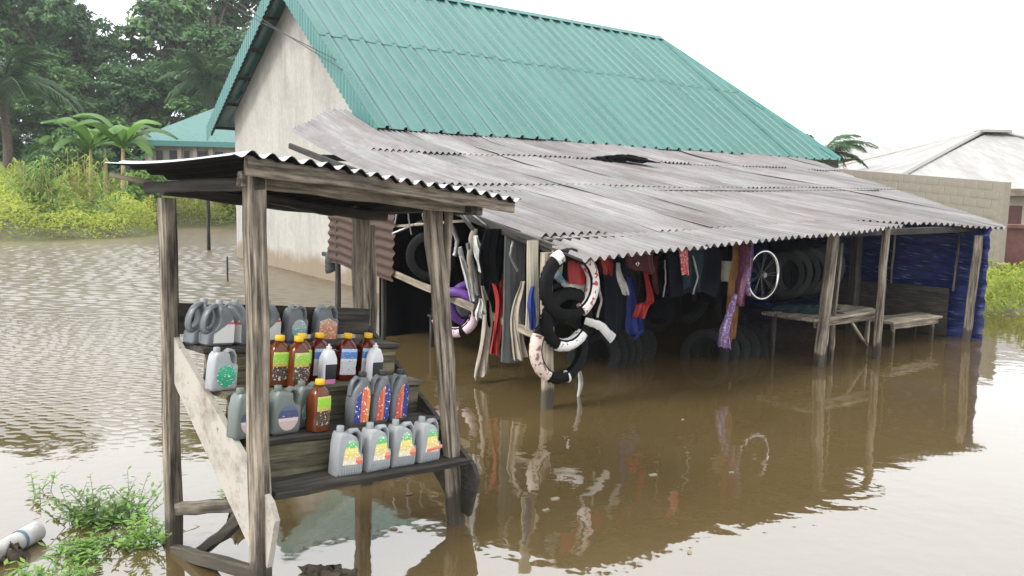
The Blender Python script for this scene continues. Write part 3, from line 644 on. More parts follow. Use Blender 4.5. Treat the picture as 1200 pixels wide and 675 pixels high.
def make_oval(label, lab=L_WHITE, group=None, body=GREYD):   # large jug whose oval handle stands at the side
    r = thing('oil_jug', label, 'oil jug', (0, 0, 0), 0, group)
    out = [(-.075, 0), (.095, 0), (.102, .012), (.102, .145), (.085, .19), (.050, .235), (.030, .255), (-.010, .255), (-.015, .235), (-.005, .19), (-.012, .14), (-.045, .09), (-.085, .07), (-.088, .012)]
    MB().prism(out, -.058, .058, .016).build('body', body, r, True)
    MB().tube([(x, -.004, z) for x, z in oval(-.038, .165, .050, .088, 20, R(-22))], .0165, 10, True, flat=1.8, nrm=(0, 1, 0)).build('handle', body, r, True)
    MB().lathe([(.022, .25), (.023, .253), (.023, .282), (.02, .286)], 16, (.012, 0, 0)).build('cap', CAPG, r, True)
    patch([(-.05, .02), (.095, .02), (.095, .14), (.080, .165), (.02, .12), (-.05, .075)], -.0585, lab, 'label', r); return r
def make_tall(label, lab, body=GREYD, group=None, oval_label=True, h=1.0):   # flat shouldered jug with a hole under its handle
    r = thing('oil_jug', label, 'oil jug', (0, 0, 0), 0, group)
    out = [(-.078, 0), (.078, 0), (.088, .012), (.090, .15), (.082, .165), (.045, .172), (.030, .20), (.020, .235), (-.03, .245), (-.062, .245), (-.078, .225), (-.088, .17), (-.090, .012)]
    out = [(x, z*h) for x, z in out]; MB().prism(out, -.05, .05, .016).build('body', body, r, True)
    hp = [(.0, .228), (.035, .252), (.062, .245), (.078, .215), (.080, .17), (.07, .15)]
    MB().tube([(x, 0, z*h) for x, z in hp], .0145, 10, flat=1.7, nrm=(0, 1, 0)).build('handle', body, r, True)
    MB().lathe([(.021, .24*h), (.022, .243*h), (.022, .270*h), (.019, .274*h)], 16, (-.048, 0, 0)).build('cap', CAPG if body is not GREYG else body, r, True)
    patch(oval(0, .095*h, .066, .072*h) if oval_label else [(-.07, .02*h), (.07, .02*h), (.07, .14*h), (.0, .175*h), (-.07, .15*h)], -.0505, lab, 'label', r); return r
FACE = math.atan2(EU.y, EU.x)
def put(o, u, step, dv=.02, rot=0):
    v, z = TREAD[step]; p = K(u, v+dv+.06, z+.001); o.location = p; o.rotation_euler = (0, 0, FACE+R(rot)); o.rotation_mode = 'XYZ'
    o.rotation_euler = (Matrix.Rotation(FACE+R(rot), 3, 'Z') @ Matrix.Rotation(R(6.0)*math.cos(R(rot)), 3, 'Y')).to_euler(); return o
def find_u(x, step, dv):                       # position along a shelf of the pixel column x
    lo, hi = -.1, 1.5; v, z = TREAD[step]
    def px(u):
        d = K(u, v+dv+.06, z+.12)-CP; return 600+FPX*d.dot(rt)/d.dot(fw)
    for _ in range(40):
        m_ = (lo+hi)/2
        if px(m_) < x: lo = m_
        else: hi = m_
    return lo
GJ = 'grey jugs on the lowest shelf'
def size(o, x, z=None):
    o.scale = (x, x, z or x); return o
jl = ['nearest of four silver grey oil jugs on the lowest shelf', 'second silver grey oil jug from the left on the lowest shelf', 'third silver grey oil jug from the left on the lowest shelf', 'rightmost silver grey oil jug with a loose label, lowest shelf']
j0 = None
for k, (x, rz) in enumerate(((404, -4), (438, 3), (468, -2), (498, 4))):
    o = make_jug(jl[k], group=GJ) if k == 0 else copy_tree(j0)
    if k == 0: j0 = o
    o['label'] = jl[k]; size(o, .86); put(o, find_u(x, 0, .05), 0, .05, rz)
tg = [c for c in o.children if c.name.startswith('badge')][0]; me = MB().prism([(-.05, .075), (.10, .088), (.098, .112), (-.045, .098)], -.0600, -.0570).mesh('badge', L_RED); tg.data = me
sl = ['left slim silver bottle with a red and navy label, second shelf', 'middle slim silver bottle with a red and navy label, second shelf', 'right slim silver bottle with a red and navy label, second shelf']
for k, x in enumerate((417, 441, 463)):
    o = make_slim(sl[k], L_SLIM2 if k == 0 else L_SLIM, 'slim silver bottles'); size(o, 1.16, 1.12); put(o, find_u(x, 1, .03), 1, .03, (-5, 2, 4)[k])
ab = [(323, 2, .05, AMBER, L_AMB, 'amber oil bottle with yellow cap beside the front post, lime green label'), (346, 2, .0, AMBER, L_AMB, 'foremost amber oil bottle with lime green label on the third shelf'),
      (349, 2, .12, AMBER, L_AMB, 'amber bottle with orange-yellow cap half hidden behind another on the third shelf'), (371, 1, .0, AMBER, L_AMB, 'lone amber oil bottle with lime green label on the second shelf'),
      (370, 2, .13, AMBERR, L_AMB2, 'red-brown oil bottle behind the left white and black bottle'), (403, 2, .10, AMBERR, L_AMB2, 'red-brown oil bottle with blue and white label, middle of three'), (427, 2, .10, AMBERR, L_AMB2, 'red-brown oil bottle behind the right white and black bottle')]
for x, st, dv, mt, lb, tx in ab:
    put(size(make_amber(tx, mt, lb, 'amber oil bottles with yellow caps'), 1.28, 1.06), find_u(x, st, dv), st, dv, _pr.uniform(-14, 14))
for x, dv, tx in ((382, .0, 'left white bottle with black and pink label, third shelf'), (437, .0, 'right white bottle with black and pink label, third shelf')):
    put(size(make_wb(tx, 'white and black bottles'), 1.25, .98), find_u(x, 2, dv), 2, dv, 4)
for x, dv, rz, tx in ((233, .10, 10, 'leftmost grey jug with an oval handle on the top shelf'), (251, .02, 6, 'front grey jug with an oval handle and white label, top shelf'), (272, .10, -60, 'grey jug turned sideways with white label, top shelf behind two others'), (309, .10, 20, 'grey jug with white label half hidden by the front post, top shelf')):
    put(size(make_oval(tx, group='grey jugs with oval handles'), .86), find_u(x, 3, dv), 3, dv, rz)
put(size(make_tall('grey jug with pale teal label at the back of the top shelf', L_TEAL, GREYD), 0.82), find_u(344, 3, .10), 3, .10, 6)
put(size(make_tall('grey jug with orange label at the back of the top shelf', L_ORANGE, GREYD, oval_label=False), 0.84), find_u(379, 3, .10), 3, .10, -6)
put(size(make_tall('grey jug with round green label at the left end of the third shelf', L_GREEN, GREYP), 0.82), find_u(258, 2, .04), 2, .04, 4)
put(size(make_tall('grey jug with dark label partly behind the front post, second shelf', L_NAVY, GREYG), .93), find_u(286, 1, .04), 1, .04, 6)
put(size(make_tall('broad grey jug with navy label right of the front post, second shelf', L_NAVY, GREYG), .93), find_u(330, 1, .04), 1, .04, 2)
put(size(make_tall('plain grey jug behind the lone amber bottle on the second shelf', L_TEAL, GREYG), .93), find_u(357, 1, .12), 1, .12, 2)
# ================================================================ GOODS IN THE LEAN-TO
RUBBER = mat_plain('black_rubber', (.005, .005, .0055), .7, .3, 8, bumps=.2, spec=.14)
RUBDUST = mat_plain('dusty_rubber', (.009, .0088, .0085), .85, .35, 6)
CHROME = mat_plain('chrome', (.75, .75, .74), .18, .05, 4, 1.0)
STEEL = mat_plain('dull_steel', (.22, .22, .22), .45, .2, 9, .8)
RED = mat_plain('red_rubber', (.30, .016, .012), .5, .25, 7); DRED = mat_plain('dark_red_vinyl', (.07, .007, .008), .7, .3, 6)
BLUE = mat_plain('blue_nylon', (.014, .03, .17), .8, .3, 8); NAVY = mat_plain('navy_cloth', (.004, .005, .014), .95, .4, 5); BEIGE = mat_plain('beige_cloth', (.36, .31, .25), .85, .25, 7, bumps=.3)
SILV = mat_plain('silver_paper', (.50, .49, .46), .5, .3, 9, bumps=.5); PURP = mat_plain('purple_wrap', (.12, .04, .24), .45, .35, 9); GREYS = mat_plain('grey_sheet_plastic', (.075, .08, .078), .6, .2, 3); CREAM = mat_plain('cream_card', (.42, .38, .29), .7, .15, 5); DKCLOTH = mat_plain('charcoal_cloth', (.06, .062, .066), .85, .4, 6, bumps=.4); TEALC = mat_plain('teal_cloth', (.012, .03, .034), .9, .3, 6)
def paper_mat(name, base, ink, scale=22, th=.58):
    m, t, b = nodes(name); base, ink = sc(base), sc(ink); v = coords(t, 'Object', (1, 1, 1)); n = noise(t, v, scale, 2, .5); n2 = noise(t, v, 9, 3, .5)
    c = mixc(t, ramp(t, n, [(th, (0, 0, 0)), (th+.03, (1, 1, 1))]), base, ink); t.links.new(c, b.inputs['Base Color']); b.inputs['Roughness'].default_value = .45; bump(t, b, n2, .6, .01); MATS[name] = m; return m
P_WR = paper_mat('white_red_paper', (.78, .74, .70), (.45, .06, .05)); P_WK = paper_mat('white_black_paper', (.80, .79, .77), (.10, .09, .09), 26, .62); P_PK = paper_mat('pink_paper', (.72, .52, .58), (.46, .12, .30)); P_TAN = paper_mat('tan_paper', (.60, .50, .43), (.22, .10, .07), 26, .57)
P_TAG = paper_mat('red_tag_print', (.55, .06, .07), (.72, .50, .46), 40, .56)
def ringpts(Rr, a0, a1, n): return [(Rr*math.cos(R(a0+(a1-a0)*i/n)), 0, Rr*math.sin(R(a0+(a1-a0)*i/n))) for i in range(n+1)]
_tm = {}
def tyre_mesh(Rr, r, mat):
    key = (Rr, r, mat.name)
    if key not in _tm:
        m = MB(); n = 72; vs = []; prof = [(-.95, -.75), (-1.0, -.1), (-.86, .45), (-.5, .80), (0, .92), (.5, .80), (.86, .45), (1.0, -.1), (.95, -.75), (.7, -.8), (.75, 0), (.4, .5), (0, .6), (-.4, .5), (-.75, 0), (-.7, -.8)]
        for i in range(n):
            a = 2*math.pi*i/n
            for j, (y, q) in enumerate(prof):
                rr = Rr-r+q*r*1.1+(.014 if (2 <= j <= 6 and (i+(j > 4)) % 2) else 0); vs.append((rr*math.cos(a), y*r*.85, rr*math.sin(a)))
        k = len(prof); m.add(vs, [(i*k+j, i*k+(j+1) % k, ((i+1) % n)*k+(j+1) % k, ((i+1) % n)*k+j) for i in range(n) for j in range(k)]); _tm[key] = m.mesh('tyre', mat, True, None, 50)
    return _tm[key]
def orient(o, loc, normal, roll=0, lean=0):
    """local -y faces along the given level direction"""
    o.location = loc; n = Vector(normal).normalized(); rz = math.atan2(n.x, -n.y); o.rotation_euler = (Matrix.Rotation(rz, 3, 'Z') @ Matrix.Rotation(R(lean), 3, 'X') @ Matrix.Rotation(R(roll), 3, 'Y')).to_euler(); return o
def tyre(label, c, Rr=.30, r=.052, normal=E2, wraps=(), mat=RUBBER, group=None, lean=0, name='tyre', cat='tyre', roll=0):
    t = thing(name, label, cat, group=group); o = link('tread', tyre_mesh(Rr, r, mat), t)
    for a0, a1, m in wraps:
        n = max(6, int(abs(a1-a0)/9)); pts = [Vector(p)*(1-.0*i) for i, p in enumerate(ringpts(Rr-r*.8, a0, a1, n))]
        MB().tube(pts, [r*(1.14+.07*(i % 2)+_pr.uniform(-.04, .06)) for i in range(n+1)], 12, nrm=(0, 1, 0), caps=True, flat=.95).build('paper_wrap', m, t, True, None, 60)
    orient(t, c, normal, roll, lean); return t
G = 'motorcycle tyres hung at the front of the shop'
PX = 1/FPX
def T(x, y, t): return pt(x, y, t)
tyre('upper hanging tyre, left half black and right half wrapped in white and red paper', T(667, 334, 18.34), .33, .055, wraps=((-58, 50, P_WR), (112, 128, P_WK)), group=G)
tyre('middle hanging tyre with a white wrapped lower right quarter', T(664, 374, 18.30), .29, .052, wraps=((-112, -35, P_WK),), group=G, lean=4)
tyre('lowest hanging tyre with pale tan wrapped left side, nearly touching the water', T(656, 408, 18.26), .325, .050, wraps=((150, 238, P_TAN), (285, 288, P_WK)), group=G, lean=-4)
tyre('tyre wrapped in pink and purple film behind the leaning stand post', T(533, 366, 16.3), .27, .05, normal=(E2-E1*.9), wraps=((-160, -75, P_PK), (-60, 20, P_PK), (30, 110, PURP)), group=G)
tyre('purple wrapped tyre hanging deeper beside the pink one', T(550, 356, 16.1), .26, .045, normal=(E2-E1*.3), wraps=((60, 250, PURP),), group=G)
for k, (x, y, t, m_) in enumerate(((716, 345, 17.3, RUBBER), (806, 350, 17.0, RUBBER), (770, 360, 16.8, RUBBER))):
    tyre(('plain black tyre hanging right of the white and red wrapped tyre', 'plain black tyre hanging behind the red tag', 'plain black tyre hanging deep behind the red strap')[k], T(x, y, t), .31, .05, normal=E2+E1*_pr.uniform(-.5, .5), mat=m_, group=G)
ordw = ['first', 'second', 'third', 'fourth', 'fifth', 'sixth', 'seventh', 'eighth']
for k in range(6):
    tyre(ordw[k]+' from the chrome rim in the row of black hanging tyres', T(918+10*k, 322-1.5*k, 17.7-.03*k), .31, .06, normal=E2-E1*.25, mat=RUBDUST if k % 2 else RUBBER, group='row of tyres beside the chrome rim', lean=_pr.uniform(-4, 4))
for k in range(6):
    p = W(-.75+.17*k, 16.9-.05*k, .12); tyre(ordw[k]+' from the left of the low dark tyres leaning in the water', p, .32, .055, normal=E2*.55-E1*.9, mat=RUBDUST, group='tyres leaning in a row in the water', lean=-22)
for k in range(5):
    p = W(.75+.2*k, 17.3, .08); tyre(ordw[k]+' from the left of the tyres leaning under the table', p, .30, .055, normal=E2*.5-E1*.9, mat=RUBDUST, group='tyres leaning under the table', lean=-24)
# chrome wheel rim
w_ = thing('wheel_rim', 'chrome spoked motorcycle wheel rim hanging beside patterned scarves', 'wheel rim'); RR = .285
MB().tube(ringpts(RR, 0, 360, 48)[:-1], .021, 10, True, nrm=(0, 1, 0), flat=1.5).build('rim', CHROME, w_, True)
MB().tube([(0, -.05, 0), (0, -.02, 0), (0, .02, 0), (0, .05, 0)], [.03, .045, .045, .03], 14).build('hub', STEEL, w_, True)
spm = MB().tube([(.03, .015, 0), (RR-.012, 0, 0)], .0018, 5).mesh('spoke', STEEL)
for k in range(18):
    o = link('spoke', spm, w_); o.rotation_euler = (0, R(20*k+(6 if k % 2 else -6)), 0)
orient(w_, T(893, 322, 17.95), E2, 10)
# hanging strips, flaps and scarves
def strip(name, label, cat, px, wd_, mat, t=17.9, thick=.3, group=None, jit=.004, n=8, wave_=.0):
    pts = [T(x, y, t+_pr.uniform(-.01, .01)) for x, y in px]
    full = []
    for a, b in zip(pts, pts[1:]): full += [a+(b-a)*i/n for i in range(n)]
    full.append(pts[-1]); m = MB(); L = len(full); ws = [wd_[0]+(wd_[1]-wd_[0])*i/(L-1) for i in range(L)] if hasattr(wd_, '__len__') else [wd_]*L
    full = [p+E1*_pr.uniform(-jit, jit)+E2*(wave_*math.sin(i*1.1)) for i, p in enumerate(full)]
    rad = [max(.004, w*.5*_pr.uniform(.9, 1.08)) for w in ws]; base = full[-1].copy()
    m.tube(full, rad, 10, flat=thick, nrm=tuple(E2)); o = m.build(name, mat, None, True, base, 50); o.location = base; tag(o, label, cat, group); return o
def smooth_path(pts, n):
    out = []; P = [pts[0]*2-pts[1]]+pts+[pts[-1]*2-pts[-2]]
    for i in range(1, len(P)-2):
        a, b, c, d = P[i-1], P[i], P[i+1], P[i+2]
        for k in range(n):
            u = k/n; out.append(.5*((2*b)+(c-a)*u+(2*a-5*b+4*c-d)*u*u+(3*b-a-3*c+d)*u**3))
    out.append(pts[-1]); return out
def ribbon(name, label, cat, px, wd_, mat, t=17.9, group=None, fold=.55, n=8, th=.005, fray=.012):
    full = smooth_path([T(x, y, t) for x, y in px], n); L = len(full); ws = [wd_[0]+(wd_[1]-wd_[0])*i/(L-1) for i in range(L)] if hasattr(wd_, '__len__') else [wd_]*L
    base = full[-1].copy(); m = MB(); nu = 14; ph = _pr.uniform(0, 6); vs = []; K_ = L*(nu+1); sk = _pr.uniform(-.5, .5); frn = [_pr.uniform(-fray, fray) for _ in range(nu+1)]
    for sgn in (1, -1):
        for j, p in enumerate(full):
            k = j/(L-1); w = ws[j]*(.62+.38*min(1, k*2.2))*(1+.10*math.sin(k*7+ph)+.05*math.sin(k*17+ph*3))
            for i in range(nu+1):
                q = i/nu-.5; dep = fold*w*(.55*math.sin(q*10+ph+k*1.5)+.3*math.sin(q*21+ph*2-k*2.4))
                vs.append(p+E1*(q*w+.02*math.sin(k*5+ph))+E2*(dep+sgn*th/2)+Vector((0, 0, (frn[i]+sk*q*w)*k*k)))
    fs = []
    for j in range(L-1):
        for i in range(nu):
            q = j*(nu+1)+i; fs += [(q, q+nu+1, q+nu+2, q+1), (K_+q, K_+q+1, K_+q+nu+2, K_+q+nu+1)]
    rim = [j*(nu+1) for j in range(L)]+[(L-1)*(nu+1)+i for i in range(1, nu+1)]+[j*(nu+1)+nu for j in range(L-2, -1, -1)]+[i for i in range(nu-1, 0, -1)]
    fs += [(rim[i], rim[(i+1) % len(rim)], K_+rim[(i+1) % len(rim)], K_+rim[i]) for i in range(len(rim))]
    m.add(vs, fs); o = m.build(name, mat, None, True, base, 60); o.location = base; return tag(o, label, cat, group)
HS = 'strips and flaps hung along the shop front'
def flap(name, label, cat, x0, y0, x1, y1, mat, t=17.95, th=.014, skew=0, group=HS, parts=None):
    a = T(x0, y0, t); b = T(x1, y0, t); c = T(x1+skew, y1, t); d = T(x0+skew, y1, t); m = MB(); nu, nv = 14, 12; base = (c+d)/2; ph = _pr.uniform(0, 6); stiff = .25 if name in ('board', 'fairing_panel', 'tag_card', 'parts_box', 'mudflap') else 1; vs = []; fs = []
    for sgn in (0, 1):
        for j in range(nv+1):
            for i in range(nu+1):
                p = (a+(b-a)*i/nu)*(1-j/nv)+(d+(c-d)*i/nu)*(j/nv); rnd = .5+.5*min(1, min(i, nu-i)/2.0); q_ = i/nu; k_ = j/nv; vs.append(p+E1*(.018*stiff*math.sin(k_*6+ph)+(.5-q_)*.05*stiff*math.sin(k_*3.1+ph*2))+E2*((th if sgn else -th)*.5*rnd+stiff*(.034*math.sin(q_*9+ph+k_*1.2)*(.3+.7*k_)+.014*math.sin(q_*23-k_*2+ph)))+Vector((0, 0, stiff*k_*k_*(.03*math.sin(q_*5+ph)+.012*math.sin(q_*13+ph)))))
    K_ = (nu+1)*(nv+1)
    for j in range(nv):
        for i in range(nu):
            q = j*(nu+1)+i; fs += [(q, q+1, q+nu+2, q+nu+1), (K_+q, K_+q+nu+1, K_+q+nu+2, K_+q+1)]
    rim = [j*(nu+1) for j in range(nv+1)]+[nv*(nu+1)+i for i in range(1, nu+1)]+[j*(nu+1)+nu for j in range(nv-1, -1, -1)]+[i for i in range(nu-1, 0, -1)]
    fs += [(rim[i], rim[(i+1) % len(rim)], K_+rim[(i+1) % len(rim)], K_+rim[i]) for i in range(len(rim))]
    m.add(vs, fs); o = m.build(name, mat, None, True, base, 50); o.location = base; return tag(o, label, cat, group)
flap('mudflap', 'bright red mudflap hanging inside the white and red wrapped tyre', 'mudflap', 666, 298, 687, 333, RED, 18.3)
ribbon('mudflap', 'narrow red flap hanging right of the white and red wrapped tyre', 'mudflap', [(711, 286), (710, 322)], .10, RED, 18.0, HS)
fb = flap('bag', 'dark red vinyl bag with a metal eyelet hanging under the eave', 'bag', 735, 284, 766, 317, DRED, 18.0, .07)
MB().tube([Vector((T(747, 309, 18.05)-Vector(fb.location)))+Vector(E1)*.018*math.cos(a)+Vector((0, 0, .018*math.sin(a))) for a in [2*math.pi*k/14 for k in range(14)]], .006, 6, True).build('eyelet', CHROME, fb, True)
ribbon('strap', 'red strap with a bent red end hanging below the dark red bag', 'strap', [(756, 314), (763, 350), (752, 357), (746, 372)], tuple(1.5*q for q in (.035, .10)), RED, 18.0, HS)
flap('tag_card', 'pinkish red printed tag hanging askew under the eave', 'tag', 795, 286, 804, 322, P_TAG, 18.1, .02, 4)
ribbon('strap', 'white strap hanging left of the dark red bag', 'strap', [(724, 308), (732, 345)], tuple(1.5*q for q in (.035, .05)), SILV, 18.0, HS)
ribbon('strap', 'blue nylon strap hanging below the dark red bag', 'strap', [(737, 325), (740, 360), (745, 390)], tuple(1.5*q for q in (.06, .11)), BLUE, 17.9, HS)
strip('cable', 'thin silver cable hanging between the bag and the red tag', 'cable', [(779, 305), (780, 330), (777, 348)], .018, STEEL, 17.95, .8, HS)
flap('seat_cover', 'navy cloth seat cover hanging behind the red tag', 'cover', 785, 288, 840, 345, NAVY, 17.6, .05)
flap('seat_cover', 'navy cloth seat cover hanging left of the dark red bag', 'cover', 712, 300, 740, 390, NAVY, 17.6, .05)
flap('seat_cover', 'black cover hanging above the low dark tyres', 'cover', 745, 315, 800, 372, BLACK, 17.2, .05)
flap('parts_box', 'small cream cardboard box with a dark window hanging by the scarves', 'box', 846, 306, 857, 330, CREAM, 17.8, .06)
SCARF = paper_mat('patterned_scarf', (.20, .05, .06), (.18, .10, .26), 30, .52); SCARF2 = paper_mat('purple_scarf', (.18, .10, .28), (.45, .36, .38), 34, .55); ORNG = mat_plain('orange_scarf', (.22, .10, .035), .85, .35, 12)
ribbon('scarf', 'maroon patterned scarf hanging beside the chrome rim', 'scarf', [(872, 284), (870, 320), (866, 358)], (.22, .14), SCARF, 18.1, HS)
ribbon('scarf', 'orange brown scarf hanging left of the maroon one', 'scarf', [(862, 286), (860, 340), (856, 398)], (.10, .09), ORNG, 18.05, HS)
ribbon('scarf', 'purple and white patterned scarf reaching lowest, near the water', 'scarf', [(860, 345), (853, 380), (850, 408)], (.10, .12), SCARF2, 18.15, HS)
ribbon('scarf', 'lilac striped scarf edge hanging against the chrome rim', 'scarf', [(880, 284), (879, 322), (877, 346)], (.07, .05), SCARF2, 18.12, HS)
flap('fairing_panel', 'tall dark grey plastic panel hanging left of the wrapped tyres', 'panel', 592, 276, 616, 424, GREYS, 17.4, .05, -4)
flap('board', 'long whitish board standing just left of the wrapped tyres', 'board', 618, 282, 631, 385, CREAM, 18.2, .03, -1)
flap('board', 'cream board hanging behind the upper wrapped tyre', 'board', 648, 288, 660, 322, CREAM, 18.2, .02, -3)
ribbon('ribbon', 'blue nylon sheet tucked beside the long whitish board', 'cloth', [(627, 335), (621, 362), (624, 386)], (.06, .09), BLUE, 18.3, HS)
ribbon('strap', 'red strap hanging in front of the tall grey panel', 'strap', [(578, 322), (584, 352), (580, 415)], tuple(1.5*q for q in (.06, .09)), RED, 17.2, HS)
ribbon('cloth', 'beige cloth hanging left of the red strap', 'cloth', [(566, 335), (570, 375), (566, 440)], tuple(1.5*q for q in (.06, .12)), BEIGE, 17.0, HS)
ribbon('cloth', 'beige cloth hanging right below the tall grey panel', 'cloth', [(611, 330), (606, 365), (611, 420)], tuple(1.5*q for q in (.05, .08)), BEIGE, 17.5, HS)
strip('mudguard', 'silver curved mudguard hanging deep on the left side', 'mudguard', [(538, 290), (546, 318), (556, 345)], (.06, .09), SILV, 16.6, .4, HS)
strip('mudguard', 'beige curved fork cover hanging left of the grey panel', 'fork cover', [(556, 268), (550, 300), (553, 332)], (.09, .05), BEIGE, 16.9, .5, HS, .01)
strip('fork_tube', 'pale forked tube reaching up to the lean-to eave', 'tube', [(532, 240), (549, 262), (557, 272)], .045, STEEL, 16.9, .9, HS)
strip('fork_tube', 'slanted steel tube hanging on the left side', 'tube', [(578, 262), (572, 300), (574, 330)], .03, STEEL, 17.0, .9, HS)
strip('paper_bundle', 'crumpled silver paper hanging inside the upper wrapped tyre', 'paper', [(655, 325), (666, 337), (682, 334), (690, 342)], (.05, .09), SILV, 18.25, .7, HS, .01)
strip('mudguard', 'silver mudguard jutting right from the middle wrapped tyre', 'mudguard', [(686, 376), (704, 382), (718, 397)], (.07, .10), SILV, 18.4, .35, HS)
ribbon('streamer', 'white plastic streamer dangling into the water right of the centre post', 'streamer', [(676, 425), (679, 452), (676, 480)], (.07, .03), SILV, 17.95, HS)
for k, (px, tx) in enumerate((([(463, 262), (467, 238)], 'first bent wire hook at the top of the open side'), ([(482, 275), (478, 250), (484, 238)], 'second bent wire hook at the top of the open side'), ([(500, 270), (495, 252), (499, 240)], 'third bent wire hook at the top of the open side'))):
    strip('wire_hook', tx, 'hook', px, .018, STEEL, 15.6, 1, 'wire hooks on the open side')
strip('metal_tube', 'shiny metal tube slung across the dark open side', 'tube', [(460, 274), (482, 265), (500, 256)], .035, CHROME, 15.3, 1)
# heaped clothes in the dark doorway
def heap(name, label, loc, rx, ry, h, mat, seed, cat='clothes'):
    rd = random.Random(seed); m = MB(); n, k = 18, 8; vs = []; ph = [rd.uniform(0, 6) for _ in range(6)]
    for j in range(k+1):
        q = j/k*math.pi/2
        for i in range(n):
            a = 2*math.pi*i/n; rr = 1+.18*math.sin(3*a+ph[0]+j)+.12*math.sin(7*a+ph[1]+j*1.7); vs.append((rx*rr*math.cos(q)*math.cos(a), ry*rr*math.cos(q)*math.sin(a), h*math.sin(q)*(1+.15*math.sin(2*a+ph[2]))+.03*math.sin(5*a+ph[3]+j)))
    m.add(vs, [(j*n+i, j*n+(i+1) % n, (j+1)*n+(i+1) % n, (j+1)*n+i) for j in range(k) for i in range(n)]); o = m.build(name, mat, None, True, None, 70); o.location = loc; return tag(o, label, cat)
tb = place('low_table', 'low dark plank table in the open side doorway', 'table', W(-1.4, 15.2, 0))
for q in (-.2, 0, .2): plank('plank', W(-1.9, 15.2+q, .42), W(-.7, 15.2+q, .42), .18, .03, WOODD, tb)
for a, b in ((-1.85, -.25), (-.75, -.25), (-1.85, .25), (-.75, .25)): plank('leg', W(a, 15.2+b, -.5), W(a, 15.2+b, .405), .05, .05, WOODD, tb, upv=E2)
heap('clothes_heap', 'heap of dark grey clothes in the open side doorway', W(-1.6, 15.2, .43), .28, .24, .28, DKCLOTH, 4); heap('clothes_heap', 'heap of dark blue clothes beside the grey heap', W(-1.05, 15.25, .43), .22, .2, .2, NAVY, 9)
strip('rag', 'dark grey rag hanging on the end of the side rail', 'rag', [(391, 290), (387, 306), (389, 318)], (.16, .20), DKCLOTH, 12.7, .6)
# tables in the right bay
def bench(name, label, s0, s1, t0, t1, z, legs, nt_=3, tilt=0):
    r = place(name, label, 'table', W((s0+s1)/2, (t0+t1)/2, 0))
    for k in range(nt_):
        tt = t0+(t1-t0)*(k+.5)/nt_; plank('plank', W(s0+_pr.uniform(-.05, .05), tt, z), W(s1+_pr.uniform(-.05, .05), tt, z+tilt), (t1-t0)/nt_-.012, .035, WOODP if k == nt_-1 else WOOD, r, .004)
    for a, b in legs: plank('leg', W(a, b, -.5), W(a, b, z-.018), .05, .05, WOODP if b > (t0+t1)/2 else WOODD, r, .005, E2)
    plank('apron', W(s0+.1, t1-.05, z-.06), W(s1-.1, t1-.05, z-.06+tilt), .03, .07, WOOD, r); return r
b1 = bench('plank_table', 'pale plank table between the two leaning front posts', 1.55, 3.12, 17.5, 18.28, .56, ((1.95, 18.2), (2.95, 18.15), (1.7, 17.6), (2.95, 17.6)), 4, .02)
plank('brace', W(2.45, 18.2, .50), W(2.9, 18.2, .1), .03, .03, WOODP, b1)
bench('plank_bench', 'small plank bench in front of the blue tarpaulin', 3.55, 4.95, 17.7, 18.15, .36, ((3.75, 18.05), (4.8, 18.05), (3.75, 17.8), (4.8, 17.8)), 2)
heap('folded_cloth', 'bluish teal cloth lying on the pale plank table', W(2.1, 17.85, .58), .42, .20, .07, TEALC, 5, 'cloth')
MATM = mat_wood('woven_mat', (.014, .013, .012), (.075, .06, .045), .4, 30)
bo = plank('leaning_mat', W(5.33, 15.9, .0), W(5.36, 18.0, .02), .03, .72, MATM, None, .01, (0, 0, 1), 8); bo.location = W(5.30, 15.9, .36); tag(bo, 'brown woven mat leaning along the foot of the blue tarpaulin', 'mat')
heap('roof_rag', 'clump of black rags lying on the lean-to roof', W(3.6, 12.55, secz(12.55, 3.6)+.02), .62, .22, .10, BLACK, 12, 'rags')

# more stock crowding the front and the left side
flap('inner_tube_pack', 'flat black inner tube pack hanging left of the tall grey panel', 'inner tube', 566, 268, 590, 330, BLACK, 17.3, .05, -3)
flap('seat_cover', 'black seat cover hanging between beige cloth and grey panel', 'cover', 572, 330, 596, 405, BLACK, 17.0, .06, 2)
ribbon('cloth', 'grey white cloth strip hanging below the forked tube', 'cloth', [(541, 300), (547, 330), (556, 352)], (.10, .07), SILV, 17.05, HS)
ribbon('cloth', 'short dirty white cloth hanging under the silver mudguard', 'cloth', [(562, 350), (565, 372)], (.08, .10), SILV, 17.1, HS)
ribbon('strap', 'short dark red strap above the long red strap', 'strap', [(582, 318), (590, 340)], (.10, .08), RED, 17.25, HS)
ribbon('strap', 'narrow red strap hanging right of the maroon bag', 'strap', [(768, 300), (769, 345)], (.05, .04), DRED, 17.9, HS)
ribbon('strap', 'dark blue strap hanging right of the blue nylon strap', 'strap', [(752, 365), (750, 385), (744, 398)], (.07, .06), BLUE, 17.8, HS)
flap('cover_roll', 'black plastic cover hanging above the chrome rim', 'cover', 825, 290, 852, 350, BLACK, 17.5, .08)
flap('seat_cover', 'dark teal seat cover hanging behind the red printed tag', 'cover', 800, 292, 822, 338, TEALC, 17.75, .04)
flap('cover_roll', 'black plastic sheet hanging behind the row of black tyres', 'cover', 905, 283, 975, 352, BLACK, 17.0, .05)
tyre('black tyre tilted behind the tall grey panel', T(604, 340, 16.9), .30, .05, normal=E2+E1*.4, group=G)
tyre('black tyre in the dark above the clothes heaps', T(505, 300, 15.6), .29, .05, normal=E2-E1*.6, group=G)
tyre('black tyre low in the dark behind the centre post', T(690, 372, 17.2), .31, .05, normal=E2+E1*.2, group=G)

